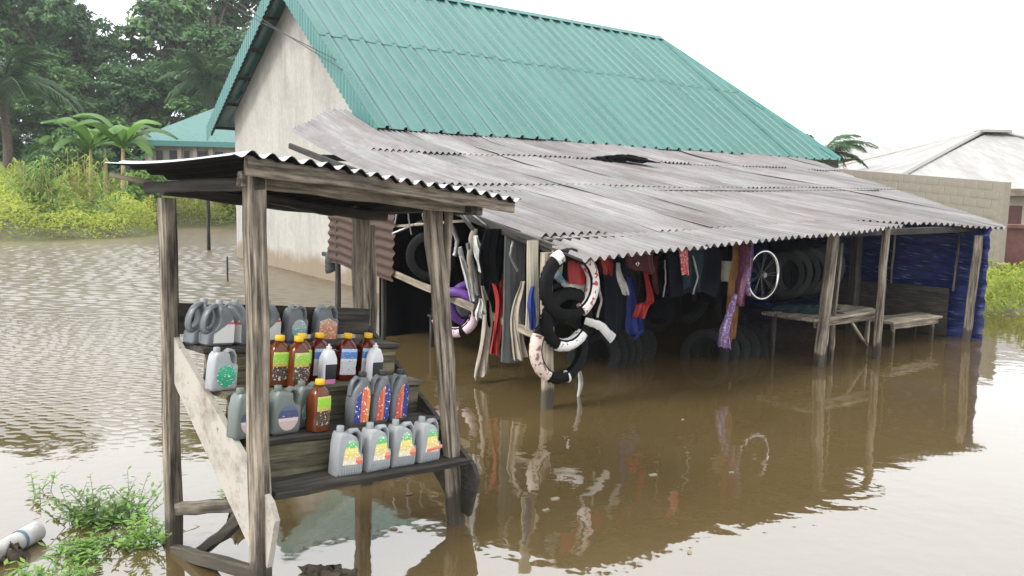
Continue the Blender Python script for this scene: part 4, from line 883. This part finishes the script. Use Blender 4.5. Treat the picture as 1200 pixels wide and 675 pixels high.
# crowded dark stock behind the front row: tubes, guards and pipes nobody could tell apart
STK = 'dark stock crowded behind the front row'
for k in range(16):
    x = (560, 730, 700, 728, 742, 757, 775, 790, 812, 830, 843, 640, 690, 720, 765, 822)[k]; y = 318+_pr.uniform(-10, 22); t_ = 17.2+_pr.uniform(-.5, .2)
    if k % 2: tyre('black inner tube lost in the dark stock behind the front row', T(x, y, t_), _pr.choice((.24, .28)), .028, normal=E2+E1*_pr.uniform(-.9, .9), group=STK, name='inner_tube', cat='inner tube', lean=_pr.uniform(-8, 8))
    else: ribbon('rubber_strap', 'black rubber strap lost in the dark stock behind the front row', 'strap', [(x, 285), (x+_pr.uniform(-4, 4), y+20), (x+_pr.uniform(-5, 5), y+45)], (.09, .07), RUBDUST, t_, STK)
MUF = mat_plain('exhaust_steel', (.30, .29, .28), .35, .3, 7, .9)
for k, (px_, w_2, t_, tx) in enumerate((([(548, 285), (556, 320), (561, 345)], (.05, .075), 16.9, 'tapered exhaust pipe hanging left of the black tube pack'), ([(601, 282), (598, 300), (607, 318)], .03, 17.6, 'bent chrome guard bar in front of the tall grey panel'), ([(700, 330), (705, 352), (700, 372)], .03, 18.0, 'bent steel bar hanging right of the wrapped tyres'), ([(812, 300), (818, 325), (812, 345)], .025, 17.8, 'thin steel bar hanging left of the cream box'), ([(545, 246), (565, 262), (586, 276)], .04, 17.1, 'pale slanted tube running under the roof edge'), ([(528, 262), (536, 282), (533, 300)], .05, 16.7, 'curved pale guard beside the leaning stand post'))):
    strip('metal_bar', tx, 'metal bar', px_, w_2, MUF, t_, .8, 'metal bars hung in the shop')
ribbon('plastic_bag', 'crumpled white plastic bag hanging above the pink wrapped tyre', 'bag', [(558, 276), (562, 296), (566, 318)], (.06, .15), SILV, 17.1, HS, .8)
ribbon('plastic_bag', 'small pale blue plastic bag tied inside the upper wrapped tyre', 'bag', [(652, 318), (656, 330)], (.06, .10), mat_plain('pale_blue_film', (.25, .36, .42), .4, .3, 9), 18.3, HS, .8)
# ================================================================ VEGETATION
LEAF_D = mat_leaf('dark_leaf', [(.06, .135, .06), (.08, .18, .07), (.115, .22, .085)], .5, .25, .45)
LEAF_M = mat_leaf('mid_leaf', [(.075, .17, .06), (.11, .23, .07), (.165, .28, .09)], .5, .3, .5)
LEAF_Y = mat_leaf('yellow_green_leaf', [(.26, .36, .05), (.36, .43, .06), (.47, .47, .10), (.26, .40, .06)], .6, .45, .35)
LEAF_G = mat_leaf('fresh_leaf', [(.15, .32, .06), (.22, .42, .08), (.34, .48, .12)], .5, .35, 1.2)
LEAF_P = mat_leaf('palm_leaf', [(.05, .11, .05), (.08, .16, .06)], .4, .25, .5)
LEAF_B = mat_leaf('banana_leaf', [(.12, .27, .05), (.18, .34, .07)], .4, .4, .6)
BARK = mat_plain('bark', (.13, .10, .075), .9, .35, 5, bumps=.5); STRAW = mat_plain('dry_stalk', (.42, .34, .16), .8, .3, 6); SOIL = mat_plain('wet_mud', (.075, .055, .038), .55, .35, 9, bumps=.8)
rng = np.random.default_rng(11)
def leaf_quads(C, Nrm, size, aspect=.45, bend=0.2):
    n = len(C); C = np.asarray(C, float); Nrm = Nrm/np.maximum(1e-6, np.linalg.norm(Nrm, axis=1, keepdims=True))
    d = rng.normal(size=(n, 3)); d -= Nrm*(d*Nrm).sum(1, keepdims=True); d /= np.maximum(1e-6, np.linalg.norm(d, axis=1, keepdims=True)); sd_ = np.cross(Nrm, d)
    s = (np.asarray(size)*np.ones(n))[:, None]
    return np.stack([C-d*s*.5, C+sd_*s*aspect*.5+Nrm*s*bend*.3, C+d*s*.5-Nrm*s*bend*.3, C-sd_*s*aspect*.5+Nrm*s*bend*.3], 1)
def sphere(n):
    v = rng.normal(size=(n, 3)); return v/np.linalg.norm(v, axis=1, keepdims=True)
def crown_mesh(lobes, nclump, nleaf, size, mat, flat=.85):
    out = []
    for c, r in lobes:
        d = sphere(nclump); d[:, 2] = np.where(d[:, 2] < -.35, -d[:, 2]*.6, d[:, 2]); rad = r*rng.uniform(.72, 1.06, nclump)[:, None]; cc = np.array(c)+d*rad*np.array([1, 1, flat])
        for p, n_ in zip(cc, d):
            k = nleaf; q = p+rng.normal(size=(k, 3))*np.array([.34, .34, .22])*r*.36; nn = n_*.8+np.array([0, 0, .5])+rng.normal(size=(k, 3))*.55; out.append(leaf_quads(q, nn, size*rng.uniform(.6, 1.35, k), .55))
    return quads_mesh('crown', np.concatenate(out), mat)
def trunk_mesh(h, r0, limbs, lean=.3):
    m = MB(); pts = [Vector((lean*math.sin(k*1.1)*k*.12, lean*math.cos(k*.9)*k*.1, h*k/6)) for k in range(7)]; m.tube(pts, [r0*(1-.55*k/6)*(1.35 if k == 0 else 1) for k in range(7)], 10)
    for c, r in limbs:
        a = pts[4+(hash(str(c)) % 3 if False else int(abs(c[0]*7)) % 3)]; b = Vector(c); mid = (a+b)/2+Vector((0, 0, .12*(b-a).length)); m.tube([a, mid, b], [r0*.32, r0*.22, r0*.08], 6)
    return m.mesh('trunk', BARK, True)
def make_variant(seed, H, rad, n, mat, nclump=42, nleaf=11, size=.42, shape='round'):
    rd = random.Random(seed); lobes = []
    for i in range(n):
        a = rd.uniform(0, 6.28); k = rd.random(); z = H*(.42+.55*k) if shape != 'tall' else H*(.25+.72*k)
        rr = rad*(1-abs(k-.4)*.9)*rd.uniform(.35, 1.0) if shape != 'tall' else rad*(1.05-k*.85)*rd.uniform(.3, 1)
        lobes.append(((rr*math.cos(a), rr*math.sin(a), z), rd.uniform(.22, .40)*rad))
    return crown_mesh(lobes, nclump, nleaf, size, mat), trunk_mesh(H*.75, H*.022, lobes[::2])
VAR = [make_variant(1, 17, 5.8, 24, LEAF_D, 46, 12), make_variant(2, 14, 5.2, 20, LEAF_M, 44, 12), make_variant(3, 19, 4.8, 26, LEAF_D, 44, 11, shape='tall'), make_variant(4, 9, 3.6, 12, LEAF_M, size=.34)]
def tree(px, D, top, var, label, group='broadleaf trees behind the flooded field', H=(17, 14, 19, 9), sx=1.0, name='broadleaf_tree'):
    x = pd(px, 225, D).x; gz = float(bank_z(x, D)); ztop = pd(px, top, D).z; sc = (ztop-gz)/(H[var]*1.05)
    t = thing(name, label, 'tree', (x, D, gz-.1), random.Random(px).uniform(0, 6.28), group); t.scale = (sc*sx, sc*sx, sc)
    link('crown', VAR[var][0], t); link('trunk', VAR[var][1], t); return t
tree(20, 62, -55, 0, 'tall dark tree at the far left edge behind the palm'); tree(78, 66, -40, 2, 'tall dense tree left of the gap of sky'); tree(140, 70, 34, 0, 'broad dark tree under the gap of sky, mid group', sx=1.15)
tree(196, 68, -8, 2, 'tree with a pointed crown in the middle of the tree line'); tree(252, 74, -60, 1, 'tall airy tree with sky showing through, nearest the gable', sx=1.0); tree(300, 78, -30, 1, 'airy tree half hidden behind the teal gable edge')
tree(60, 58, 62, 1, 'mid green tree low in front of the tall dark trees', sx=1.1); tree(165, 60, 70, 0, 'dark rounded tree standing behind the banana plants', sx=1.3); tree(225, 62, 62, 1, 'mid green tree above the small teal roofed house', sx=1.1); tree(118, 60, 85, 3, 'small tree behind the banana plants', sx=1.5); tree(285, 66, 40, 0, 'dark tree directly left of the gable', sx=1.1)
tree(48, 70, -70, 0, 'tallest dark tree rising out of view at the left', sx=.95); tree(112, 72, 38, 1, 'rounded tree just below the gap of sky', sx=1.0); tree(265, 70, 20, 0, 'dense tree behind the left of the gable palm', sx=1.1)
tree(-40, 60, -30, 1, 'tree cut by the left edge of the view'); tree(10, 56, 95, 3, 'low leafy tree beneath the left palm', sx=1.6); tree(200, 57, 105, 3, 'low leafy tree beside the small teal roofed house', sx=1.4)
tree(657, 40, 12, 3, 'tree top peeping over the ridge of the teal roof', sx=.55)
# palms
def frond_mesh(L, seed):
    rd = random.Random(seed); m = MB(); pts = [Vector((L*k*(1-.12*k), 0, L*(.42*k-.75*k*k))) for k in [i/12 for i in range(13)]]; m.tube(pts, [.05*(1-.85*i/12) for i in range(13)], 5)
    for i in range(1, 52):
        k = i/52; j = k*12; a = int(j); p = pts[a].lerp(pts[min(12, a+1)], j-a); ll = L*.27*math.sin(math.pi*min(1, .15+k*.85))**.7+.08
        for sg in (-1, 1):
            d = Vector((.55, sg*.8, -.35+rd.uniform(-.2, .15))).normalized()*ll; w = Vector((.03, 0, 0)); mid = p+d*.5+Vector((0, 0, .04*ll)); tip = p+d+Vector((0, 0, -.25*ll)); m.add([p-w, p+w, mid+w*1.1, tip, mid-w*1.1], [(0, 1, 2, 4), (4, 2, 3)])
    return m.mesh('frond', LEAF_P)
FR = [frond_mesh(3.6, 1), frond_mesh(3.2, 2)]
def palm(px, D, crown_y, label, n=24, trunk_r=.24, sc=1.0, group='palms', wild=0):
    c = pd(px, crown_y, D); gz = float(bank_z(c.x, D)); t = thing('oil_palm', label, 'palm', (c.x, D, gz), 0, group); h = c.z-gz
    MB().tube([(0.1*math.sin(k), .06*k, h*k/6-.2*(k == 0)) for k in range(7)], [trunk_r*(1.2-.3*k/6) for k in range(7)], 10).build('trunk', BARK, t, True)
    rd = random.Random(px)
    for i in range(n):
        o = link('frond', FR[i % 2], t); el = rd.uniform(-.75, .9); o.rotation_euler = (rd.uniform(-.2, .2), -el*.9, i*2.4); o.location = (0.1*math.sin(6), .36, h-.1); s_ = sc*rd.uniform(.8, 1.1); o.scale = (s_, s_, s_)
    return t
palm(2, 48, 92, 'oil palm with drooping fronds at the left edge', 26, sc=1.35); palm(243, 58, 92, 'oil palm with hanging fronds left of the gable', 26, sc=1.25); palm(968, 34, 180, 'palm tip showing past the far corner of the teal roof', 20, sc=.62)
# banana plants
def banana_leaf(L, seed):
    rd = random.Random(seed); m = MB(); n = 14; w = L*.13; vs = []; fs = []
    for i in range(n+1):
        k = i/n; x = L*(k-.25*k*k); z = L*(.75*k-.85*k*k); ww = w*math.sin(math.pi*min(1, .06+k*.94))**.6*(1 if k > .08 else .25); tear = rd.uniform(.75, 1.05)
        vs += [(x-.03*L, -ww*tear, z-ww*.35), (x, 0, z), (x-.03*L, ww*tear, z-ww*.35)]
    for i in range(n):
        for j in (0, 1): fs.append((3*i+j, 3*i+3+j, 3*i+4+j, 3*i+1+j))
    m.add(vs, fs); return m.mesh('leaf', LEAF_B, True, None, None)
BLV = [banana_leaf(2.0, 1), banana_leaf(1.7, 2)]
def banana(px, D, base_y, top_y, label, n=9, sc=1.0):
    b = pd(px, base_y, D); c = pd(px, top_y, D); gz = float(bank_z(b.x, D)); h = c.z-gz; t = thing('banana_plant', label, 'banana plant', (b.x, D, gz-.1), 0, 'banana plants on the bank')
    MB().tube([(0, 0, 0), (.03, 0, h*.5), (.05, .02, h)], [.17, .14, .07], 10).build('stem', STRAW, t, True); rd = random.Random(px)
    for i in range(n):
        o = link('leaf', BLV[i % 2], t); o.location = (.05, .02, h-.05); o.rotation_euler = (rd.uniform(-.2, .2), -rd.uniform(-.15, .75), i*2.4+rd.uniform(-.3, .3)); s_ = sc*rd.uniform(.8, 1.1); o.scale = (s_, s_, s_)
    return t
banana(143, 42, 185, 172, 'large pale-leaved banana plant in the middle of the bank', 10, 2.1); banana(105, 43, 180, 172, 'banana plant left of the large one with leaves pointing left', 8, 2.0); banana(122, 46, 180, 172, 'dark banana plant between the two pale ones', 7, 1.8); banana(70, 48, 180, 172, 'small banana plant behind the tall reeds', 7, 1.6)
# bank vegetation, right bank grass
def in_view(x, y, m=1.15): return np.abs(x/np.maximum(y, .1)) < .64*m
def herbs(n, xr, yr, hfun, size, cond, up=.7):
    x = rng.uniform(*xr, n); y = rng.uniform(*yr, n); z = bank_z(x, y); k = cond(x, y, z); x, y, z = x[k], y[k], z[k]; hh = hfun(x, y); h = rng.uniform(0, 1, len(x))**.7*hh
    C = np.stack([x, y, np.maximum(z, -.02)+h], 1); nn = np.stack([rng.normal(size=len(x))*.8, rng.normal(size=len(x))*.8-.3, np.full(len(x), up*1.6)], 1); return leaf_quads(C, nn, size*rng.uniform(.6, 1.5, len(x)), .35, .4)
def hump(x, y): return .55+.9*np.clip(np.sin(x*.9+1)*np.sin(y*.55+x*.2)*.6+.5+.35*np.sin(x*2.3+y*1.7), .05, 1.4)
Q = herbs(150000, (-40, -12), (26, 57), hump, .17, lambda x, y, z: (z > -.05) & in_view(x, y, 1.1))
tag(link('bank_vegetation', quads_mesh('bank_vegetation', Q, LEAF_Y)), 'yellow-green weeds and grass covering the left bank', 'weeds', kind='stuff')
Q = herbs(60000, (-40, -12), (26, 57), lambda x, y: hump(x, y)*1.1, .18, lambda x, y, z: (z > -.05) & in_view(x, y, 1.1) & (np.sin(x*.7+2)*np.sin(y*.4+.7) > .35))
tag(link('bank_scrub', quads_mesh('bank_scrub', Q, LEAF_M)), 'darker green scrub growing among the yellow weeds', 'scrub', kind='stuff')
Q = herbs(110000, (7, 24), (13.5, 34), lambda x, y: .5+.25*np.sin(x*2)*np.sin(y*1.4), .11, lambda x, y, z: (z > -.12) & in_view(x, y, 1.15) & (x/y > .52), .35)
tag(link('bank_grass', quads_mesh('bank_grass', Q, LEAF_Y)), 'bright green grass on the right bank beyond the blue tarpaulin', 'grass', kind='stuff')
Q = herbs(42000, (-48, -2), (53, 70), lambda x, y: 3.2+1.3*np.sin(x)+.8*np.sin(x*2.7), .5, lambda x, y, z: (z > -.2) & in_view(x, y, 1.1))
tag(link('far_undergrowth', quads_mesh('far_undergrowth', Q, LEAF_D)), 'dark undergrowth along the far shore', 'undergrowth', kind='stuff')
def bush(px, D, top_y, rx, label, mat, n=1500, size=.22):
    p = pd(px, top_y, D); gz = float(bank_z(p.x, D)); h = p.z-max(gz, 0); t = thing('bush', label, 'bush', (p.x, D, gz), 0, 'bushes on the bank'); rd = random.Random(px)
    lobes = [((rd.uniform(-rx, rx)*.6, rd.uniform(-rx, rx)*.5, max(0, -gz)+h*rd.uniform(.3, .72)), rd.uniform(.3, .5)*rx) for _ in range(8)]
    link('foliage', crown_mesh(lobes, 22, 10, size, mat), t); MB().tube([(0, 0, -.2), (.05, 0, h*.3), (0, .05, h*.6)], [.07, .05, .02], 6).build('stem', BARK, t); return t
bush(168, 40, 178, 1.3, 'bright green bush beside the small teal roofed house', LEAF_G); bush(186, 42, 180, 1.0, 'small bright bush at the foot of the small teal house', LEAF_G); bush(75, 46, 128, 1.8, 'broad bush left of the banana plants', LEAF_M); bush(60, 40, 162, 1.5, 'brownish green bush in front of the left trees', LEAF_M); bush(270, 44, 226, 1.0, 'bush standing by the water between stand post and gable', LEAF_Y)
def reed(px, D, top_y, label, n=26):
    p = pd(px, top_y, D); gz = float(bank_z(p.x, D)); h = p.z-gz; t = thing('reed_clump', label, 'reeds', (p.x, D, gz), 0, 'tall reeds on the left bank'); rd = random.Random(px); m = MB(); ms = MB()
    for i in range(n):
        b = Vector((rd.gauss(0, .35), rd.gauss(0, .35), 0)); hh = h*rd.uniform(.55, 1.02); d = Vector((rd.gauss(0, .12), rd.gauss(0, .12), 1)); ms.tube([b, b+d*hh*.5, b+d*hh*.9], [.02, .016, .008], 4)
        for k in range(8):
            q = b+d*hh*(.2+.1*k); a = rd.uniform(0, 6.28); L = rd.uniform(.5, .9); o_ = Vector((math.cos(a), math.sin(a), 0)); w = Vector((-o_.y, o_.x, 0))*.035
            m.add([q-w*.5, q+w*.5, q+o_*L*.5+w+Vector((0, 0, .28*L)), q+o_*L*.5-w+Vector((0, 0, .28*L)), q+o_*L+Vector((0, 0, -.1*L))], [(0, 1, 2, 3), (3, 2, 4)])
    ms.build('stalks', STRAW, t); m.build('blades', LEAF_Y if px % 2 else LEAF_G, t); return t
reed(52, 33, 178, 'tall green reed clump near the left edge of the bank'); reed(85, 36, 172, 'pale reed clump with bent tops right of the green one'); reed(25, 34, 192, 'short reed clump at the far left of the bank', 18); reed(120, 38, 185, 'thin reed clump below the banana plants', 16)
# plants in the foreground water
def water_weed(px, py, rx, ry, n, label, hmax=.16, seed=1):
    c = pz(px, py); t = thing('water_weed', label, 'water plant', (c.x, c.y, 0), 0, 'leafy weeds in the foreground water'); rd = random.Random(seed); ms = MB(); L = []
    for i in range(n):
        a = rd.uniform(0, 6.28); q = math.sqrt(rd.random()); b = Vector((rx*q*math.cos(a), ry*q*math.sin(a), -.02)); ln = rd.uniform(.1, .34); d = Vector((rd.gauss(0, .5), rd.gauss(0, .5), rd.uniform(.25, 1))).normalized(); h = min(ln, hmax/max(.2, d.z)); pts = [b, b+d*h*.5, b+d*h+Vector((0, 0, -.01))]; ms.tube(pts, [.0025, .002, .001], 4)
        for k in range(9):
            f = .25+.75*k/8; p = pts[0].lerp(pts[2], f); aa = rd.uniform(0, 6.28); o_ = Vector((math.cos(aa), math.sin(aa), rd.uniform(-.1, .5))).normalized(); Ln = rd.uniform(.028, .062); w = Vector((-o_.y, o_.x, 0))*Ln*.2
            L.append([p, p+o_*Ln*.5+w, p+o_*Ln, p+o_*Ln*.5-w])
    tag(ms.build('stems', LEAF_M, t), kind='stuff'); link('leaves', quads_mesh('leaves', np.array([[tuple(v) for v in q] for q in L]), LEAF_G), t); return t
water_weed(122, 608, .22, .17, 105, 'leafy green weed clump spreading on the water left of the stand', .26, 1); water_weed(172, 636, .09, .10, 36, 'small weed clump touching the left back post of the stand', .18, 2); water_weed(50, 684, .24, .08, 50, 'weed clump at the bottom left corner of the water', .10, 3); water_weed(98, 645, .16, .14, 40, 'sparse weed stems below the main weed clump', .10, 4); water_weed(278, 575, .06, .1, 10, 'few thin sprigs in the water inside the stand', .1, 5); water_weed(52, 580, .1, .1, 6, 'thin bare sprigs in the water far left', .14, 6)
# ================================================================ SMALL THINGS IN THE WATER
DULLW = mat_plain('dirty_white_plastic', (.46, .45, .42), .5, .35, 12); a = pz(44, 622, .05); b = pz(-18, 655, .05); bt = place('plastic_pipe', 'white plastic pipe end with a blue ring lying in the water at the left edge', 'pipe', (a+b)/2)
MB().tube([a, a.lerp(b, .33)], [.055, .055], 18).build('socket', DULLW, bt, True); MB().tube([a.lerp(b, .33), a.lerp(b, .37)], .057, 18).build('blue_ring', mat_plain('blue_ring', (.12, .19, .26), .5), bt, True); MB().tube([a.lerp(b, .37), b], .05, 18).build('tube', DULLW, bt, True)
heap('mud_lump', 'small brown lump of mud and litter against the white pipe', pz(14, 655), .07, .06, .06, SOIL, 21, 'mud'); heap('mud_mound', 'dark muddy mound breaking the water in front of the lowest shelf', pz(385, 672), .14, .05, .014, SOIL, 22, 'mud')
heap('mud_mound', 'small muddy lump in the water between the left posts', pz(278, 615), .06, .05, .09, SOIL, 23, 'mud')
FLO = mat_plain('dry_leaf', (.24, .20, .14), .7, .3, 9)
spots = [(765, 557, 'floating leaf left of centre in the brown water'), (857, 554, 'floating leaf in the middle of the brown water'), (650, 585, 'floating scrap nearest the bottom centre'), (808, 648, 'floating scrap near the bright water edge'), (800, 492, 'floating scrap below the low dark tyres'), (480, 580, 'dark floating chip just right below the lowest shelf'), (492, 620, 'pale litter floating beside the leaning stand post'), (462, 620, 'pale chip floating left of the leaning stand post'), (20, 404, 'scrap of litter floating far left on the bright water'), (640, 598, 'tiny pale chip floating near the bottom centre')]
for k, (x, y, tx) in enumerate(spots):
    p = pz(x, y); rd = random.Random(k); m = MB(); r_ = rd.uniform(.012, .026); pts = [(r_*(1.3 if i % 2 else .8)*math.cos(i*.785)*1.4, r_*math.sin(i*.785)*.8, .004+.006*rd.random()) for i in range(8)]
    m.add(pts+[(x_, y_, z_-.006) for x_, y_, z_ in pts], [tuple(range(8)), tuple(range(15, 7, -1))]+[(i, i+8, (i+1) % 8+8, (i+1) % 8) for i in range(8)]); o = m.build('floating_scrap', FLO if k != 5 else SOIL, None); o.location = p; o.rotation_euler = (0, 0, rd.uniform(0, 6)); tag(o, tx, 'litter', 'scraps floating on the water')
# thin stakes in the water by the gable
st = pz(245, 294); o = plank('stake', Vector((st.x, st.y, -.4)), Vector((st.x, st.y, 1.95)), .10, .09, WOODD, None, .02, E2, 6); tag(o, 'thin dark stake standing in the water seen under the stand roof', 'stake')
st = pz(267, 330); o = plank('stake', Vector((st.x, st.y, -.4)), Vector((st.x, st.y, .55)), .03, .03, WOODD, None, .006, E2, 4); tag(o, 'short dark stick in the water close to the gable corner', 'stake')
# power lines to the gable
WIRE = mat_plain('wire', (.03, .03, .03), .6)
for k, (a, b, tx) in enumerate((((236, -14), (394, 70), 'upper thin black power line running to the teal gable'), ((246, -20), (402, 82), 'lower thin black power line running to the teal gable'))):
    p = pd(*a, 19.5); q = ps(b[0], b[1], S_OV-.06); far = p+(p-q)*1.2+Vector((0, 0, .6)); mid = p.lerp(q, .5)-Vector((0, 0, .05)); o = MB().tube([far, p, mid, q], .009, 5).build('power_line', WIRE, None, False, q); o.location = q; tag(o, tx, 'cable', 'power lines')
# ================================================================ NEIGHBOURING BUILDINGS
# small teal roofed house left of the gable
def local_house(name, label, c, rz, w, d, h, mat): 
    r = thing(name, label, 'house', c, rz); return r
HM = plaster_mat('old_cream_render', (.46, .40, .33), (.30, .25, .20))
DARK = mat_plain('dark_opening', (.02, .022, .022), .3, .3, 3)
hc = pd(262, 200, 50); h1 = thing('small_house', 'small house with a low teal hipped roof left of the gable', 'house', (hc.x+1.3, 51, 1.1), R(6))
HW, HD, HE, HT = 4.9, 4.2, 3.55, 6.4
m = MB(); m.box((0, 0, HE/2-.3), (HW*2, HD*2, HE+.5)); m.build('wall', HM, h1)
m = MB(); e = .55; a_ = [(-HW-e, -HD-e, HE), (HW+e, -HD-e, HE), (HW+e, HD+e, HE), (-HW-e, HD+e, HE), (-.9, 0, HT), (.9, 0, HT)]; m.add(a_, [(0, 1, 5, 4), (2, 3, 4, 5), (3, 0, 4), (1, 2, 5)]); m.uv = [(v[0]+v[1], v[2]*1.5) for v in a_]; rf = m.build('roof', TEAL, h1)
MB().box((0, -HD-e-.02, HE-.13), (2*HW+2*e+.1, .05, .3)).build('fascia', TEALD, h1); MB().box((-HW-e-.02, 0, HE-.13), (.05, 2*HD+2*e, .3)).build('fascia', TEALD, h1)
for k, x in enumerate((-4.1, -3.3, -2.6, -1.7, -.8, .4, 1.6)):
    wn = MB().box((x, -HD-.02, HE-1.25), ((.35, .5, .28, .5, .45, .6, .6)[k], .08, 1.5)).build('window', DARK, h1); MB().box((x, -HD-.05, HE-2.05), (.7, .1, .08)).build('sill', HM, wn)
for x in (-4.55, -2.95, -2.1, -1.2): MB().box((x, -HD-.14, HE/2-.3), (.22, .22, HE+.3)).build('column', HM, h1)
# block wall behind the lean-to and the pale roofed house at the right
bw0 = pd(975, 197, 27.5); bw1 = pd(1178, 213, 20.5)
bwt = place('block_wall', 'unpainted concrete block wall behind the lean-to roof on the right', 'wall', Vector((bw1.x, bw1.y, 0)))
dv_ = (bw1-bw0); dv_.z = 0; Lw = dv_.length; dv_.normalize(); nv_ = Vector((dv_.y, -dv_.x, 0)); nb = int(Lw/.47); ncrs = 13; ht0, ht1 = bw0.z, bw1.z
core = MB(); p0 = Vector((bw0.x, bw0.y, 0)); p1 = Vector((bw1.x, bw1.y, 0)); core.add([p0+Vector((0, 0, -.5)), p1+Vector((0, 0, -.5)), p1+Vector((0, 0, ht1-.012)), p0+Vector((0, 0, ht0-.012))]+[q-nv_*.19 for q in (p0+Vector((0, 0, -.5)), p1+Vector((0, 0, -.5)), p1+Vector((0, 0, ht1-.012)), p0+Vector((0, 0, ht0-.012)))], [(0, 1, 2, 3), (7, 6, 5, 4), (0, 4, 5, 1), (1, 5, 6, 2), (2, 6, 7, 3), (3, 7, 4, 0)]); core.build('mortar', BLOCKM, bwt)
bmesh_ = MB().box((0, 0, 0), (.462, .03, .228)).mesh('block', BLOCKM); ang = math.atan2(dv_.y, dv_.x); off_ = Vector(bwt['abs'])
for c_ in range(9):
    for i in range(nb+1):
        k = (i+.5*(c_ % 2))*.47/Lw
        if k*Lw < .24 or k*Lw > Lw-.2: continue
        zt = ht0+(ht1-ht0)*k; p = p0+(p1-p0)*k; z = zt-.125-c_*.235; o = link('block', bmesh_, bwt); o.location = p+nv_*(-.008+_pr.uniform(-.003, .003))+Vector((0, 0, z))-off_; o.rotation_euler = (0, math.atan2(ht0-ht1, Lw), ang)
# pale hipped house
hx = pd(1160, 147, 36); h2 = thing('pale_roof_house', 'house with a wide pale hipped metal roof at the right edge', 'house', (hx.x, 36, 0), R(4))
ez = pd(1190, 222, 30).z; tz = hx.z-.3; bx_, by_ = 8.2, 6.6
ehy = pd(1000, 196, 33)
m = MB(); m.box((0, 0, ez/2-.3), (bx_*2-1.0, by_*2-1.0, ez+.4)); m.build('wall', HM, h2)
def hipfn(side):
    c0 = [(-bx_, -by_), (bx_, -by_), (bx_, by_), (-bx_, by_)]; a, b = c0[side], c0[(side+1) % 4]; ap = Vector((-.5 if side == 3 else .5 if side == 1 else 0, 0, tz))
    a, b = Vector((*a, ez)), Vector((*b, ez)); L = (b-a).length; nn = ((b-a).cross(ap-a)).normalized(); return a, b, L, ap, nn
r2 = None
for side in (0, 3, 1, 2):
    a, b, L, ap, nn = hipfn(side); base = (ap-a).dot((b-a).normalized()); up_ = ap-(a+(b-a).normalized()*base); H_ = up_.length; up_.normalize(); x = 0
    ed = (b-a).normalized()
    def top(s_): return H_*(s_/base if s_ < base else (L-s_)/(L-base))
    while x < L-.05:
        x1 = min(x+1.2, L); smp = [x+(x1-x)*i/6 for i in range(7)]; smp = sorted(set(smp+([base] if x < base < x1 else [])))
        fn = lambda s_, d: (a+ed*s_+up_*d, nn)
        sheet('roof_sheet', fn, x, x1, 0, lambda s_: max(.02, top(s_)), lambda s_: .02*((round(s_/.2)) % 2), PALER, h2, smp, 3); x = x1
plank('fascia', h2.location+Vector((-bx_, -by_-.05, ez-.12)), h2.location+Vector((bx_, -by_-.05, ez-.12)), .04, .26, WOODP, None).parent = None
fo = [o for o in COL.objects if o.name.startswith('fascia') and o.parent is None][0]; fo.parent = h2; fo.location = (-bx_, -by_-.05, ez-.12); fo.rotation_euler = (0, 0, 0)
for sx_, sy_ in ((-1, -1), (1, -1), (-1, 1), (1, 1)):
    MB().tube([(sx_*bx_, sy_*by_, ez+.05), (sx_*.3, 0, tz+.05)], .11, 6).build('hip_cap', PALER, h2, True)
cpz = MB().box((0, -.2, tz+.02), (1.2, .9, .12)); cpz.build('ridge_vent', PALER, h2)
for k, x in enumerate((-6.2, -3.2, .2)):
    wn = MB().box((x, -by_+.48, ez-1.15), (1.1, .08, 1.1)).build('window', mat_plain('maroon_shutter', (.10, .03, .03), .5), h2)
    MB().box((x, -by_+.44, ez-1.74), (1.3, .14, .08)).build('sill', HM, wn)
# a low pale roof further off
fr_ = pd(1005, 186, 60); h3 = thing('far_low_house', 'far low house with a pale flat-looking roof between palm and hipped roof', 'house', (fr_.x+2, 60, 0)); hz_ = fr_.z
MB().box((0, 0, hz_/2-.4), (9, 6, hz_)).build('wall', HM, h3); m = MB(); m.add([(-5, -3.6, hz_-.2), (5, -3.6, hz_-.2), (5, 0, hz_+1.0), (-5, 0, hz_+1.0), (5, 3.6, hz_-.2), (-5, 3.6, hz_-.2)], [(0, 1, 2, 3), (3, 2, 4, 5)]); m.uv = [(v[0], v[1]) for v in m.v]; m.build('roof', PALER, h3)
# maroon car or kiosk corner glimpsed past the right edge is left as the low maroon wall it looks like
mw = pd(1190, 262, 22); lw = MB(); lw.box((0, 0, .75), (2.6, .3, 1.5)); lw.box((0, 0, 1.55), (2.8, .5, .1)); o = lw.build('low_wall', mat_plain('maroon_paint', (.16, .06, .05), .6, .25), None); o.location = (mw.x+1.0, 22, -.1); tag(o, 'low maroon wall with a pale coping at the right edge', 'wall'); 

# ================================================================ HUMID AIR
def haze_box():
    m = bpy.data.materials.new('humid_air'); m.use_nodes = True; t = m.node_tree; t.nodes.clear(); v = t.nodes.new('ShaderNodeVolumePrincipled'); v.inputs['Color'].default_value = (.93, .96, 1, 1); v.inputs['Density'].default_value = .0006; v.inputs['Anisotropy'].default_value = .2
    o = t.nodes.new('ShaderNodeOutputMaterial'); t.links.new(v.outputs[0], o.inputs['Volume']); b = MB().box((0, 560, 18), (1900, 1320, 40)).build('haze', m); return tag(b, 'pale humid air over the flooded place', 'haze', kind='stuff')
haze_box()
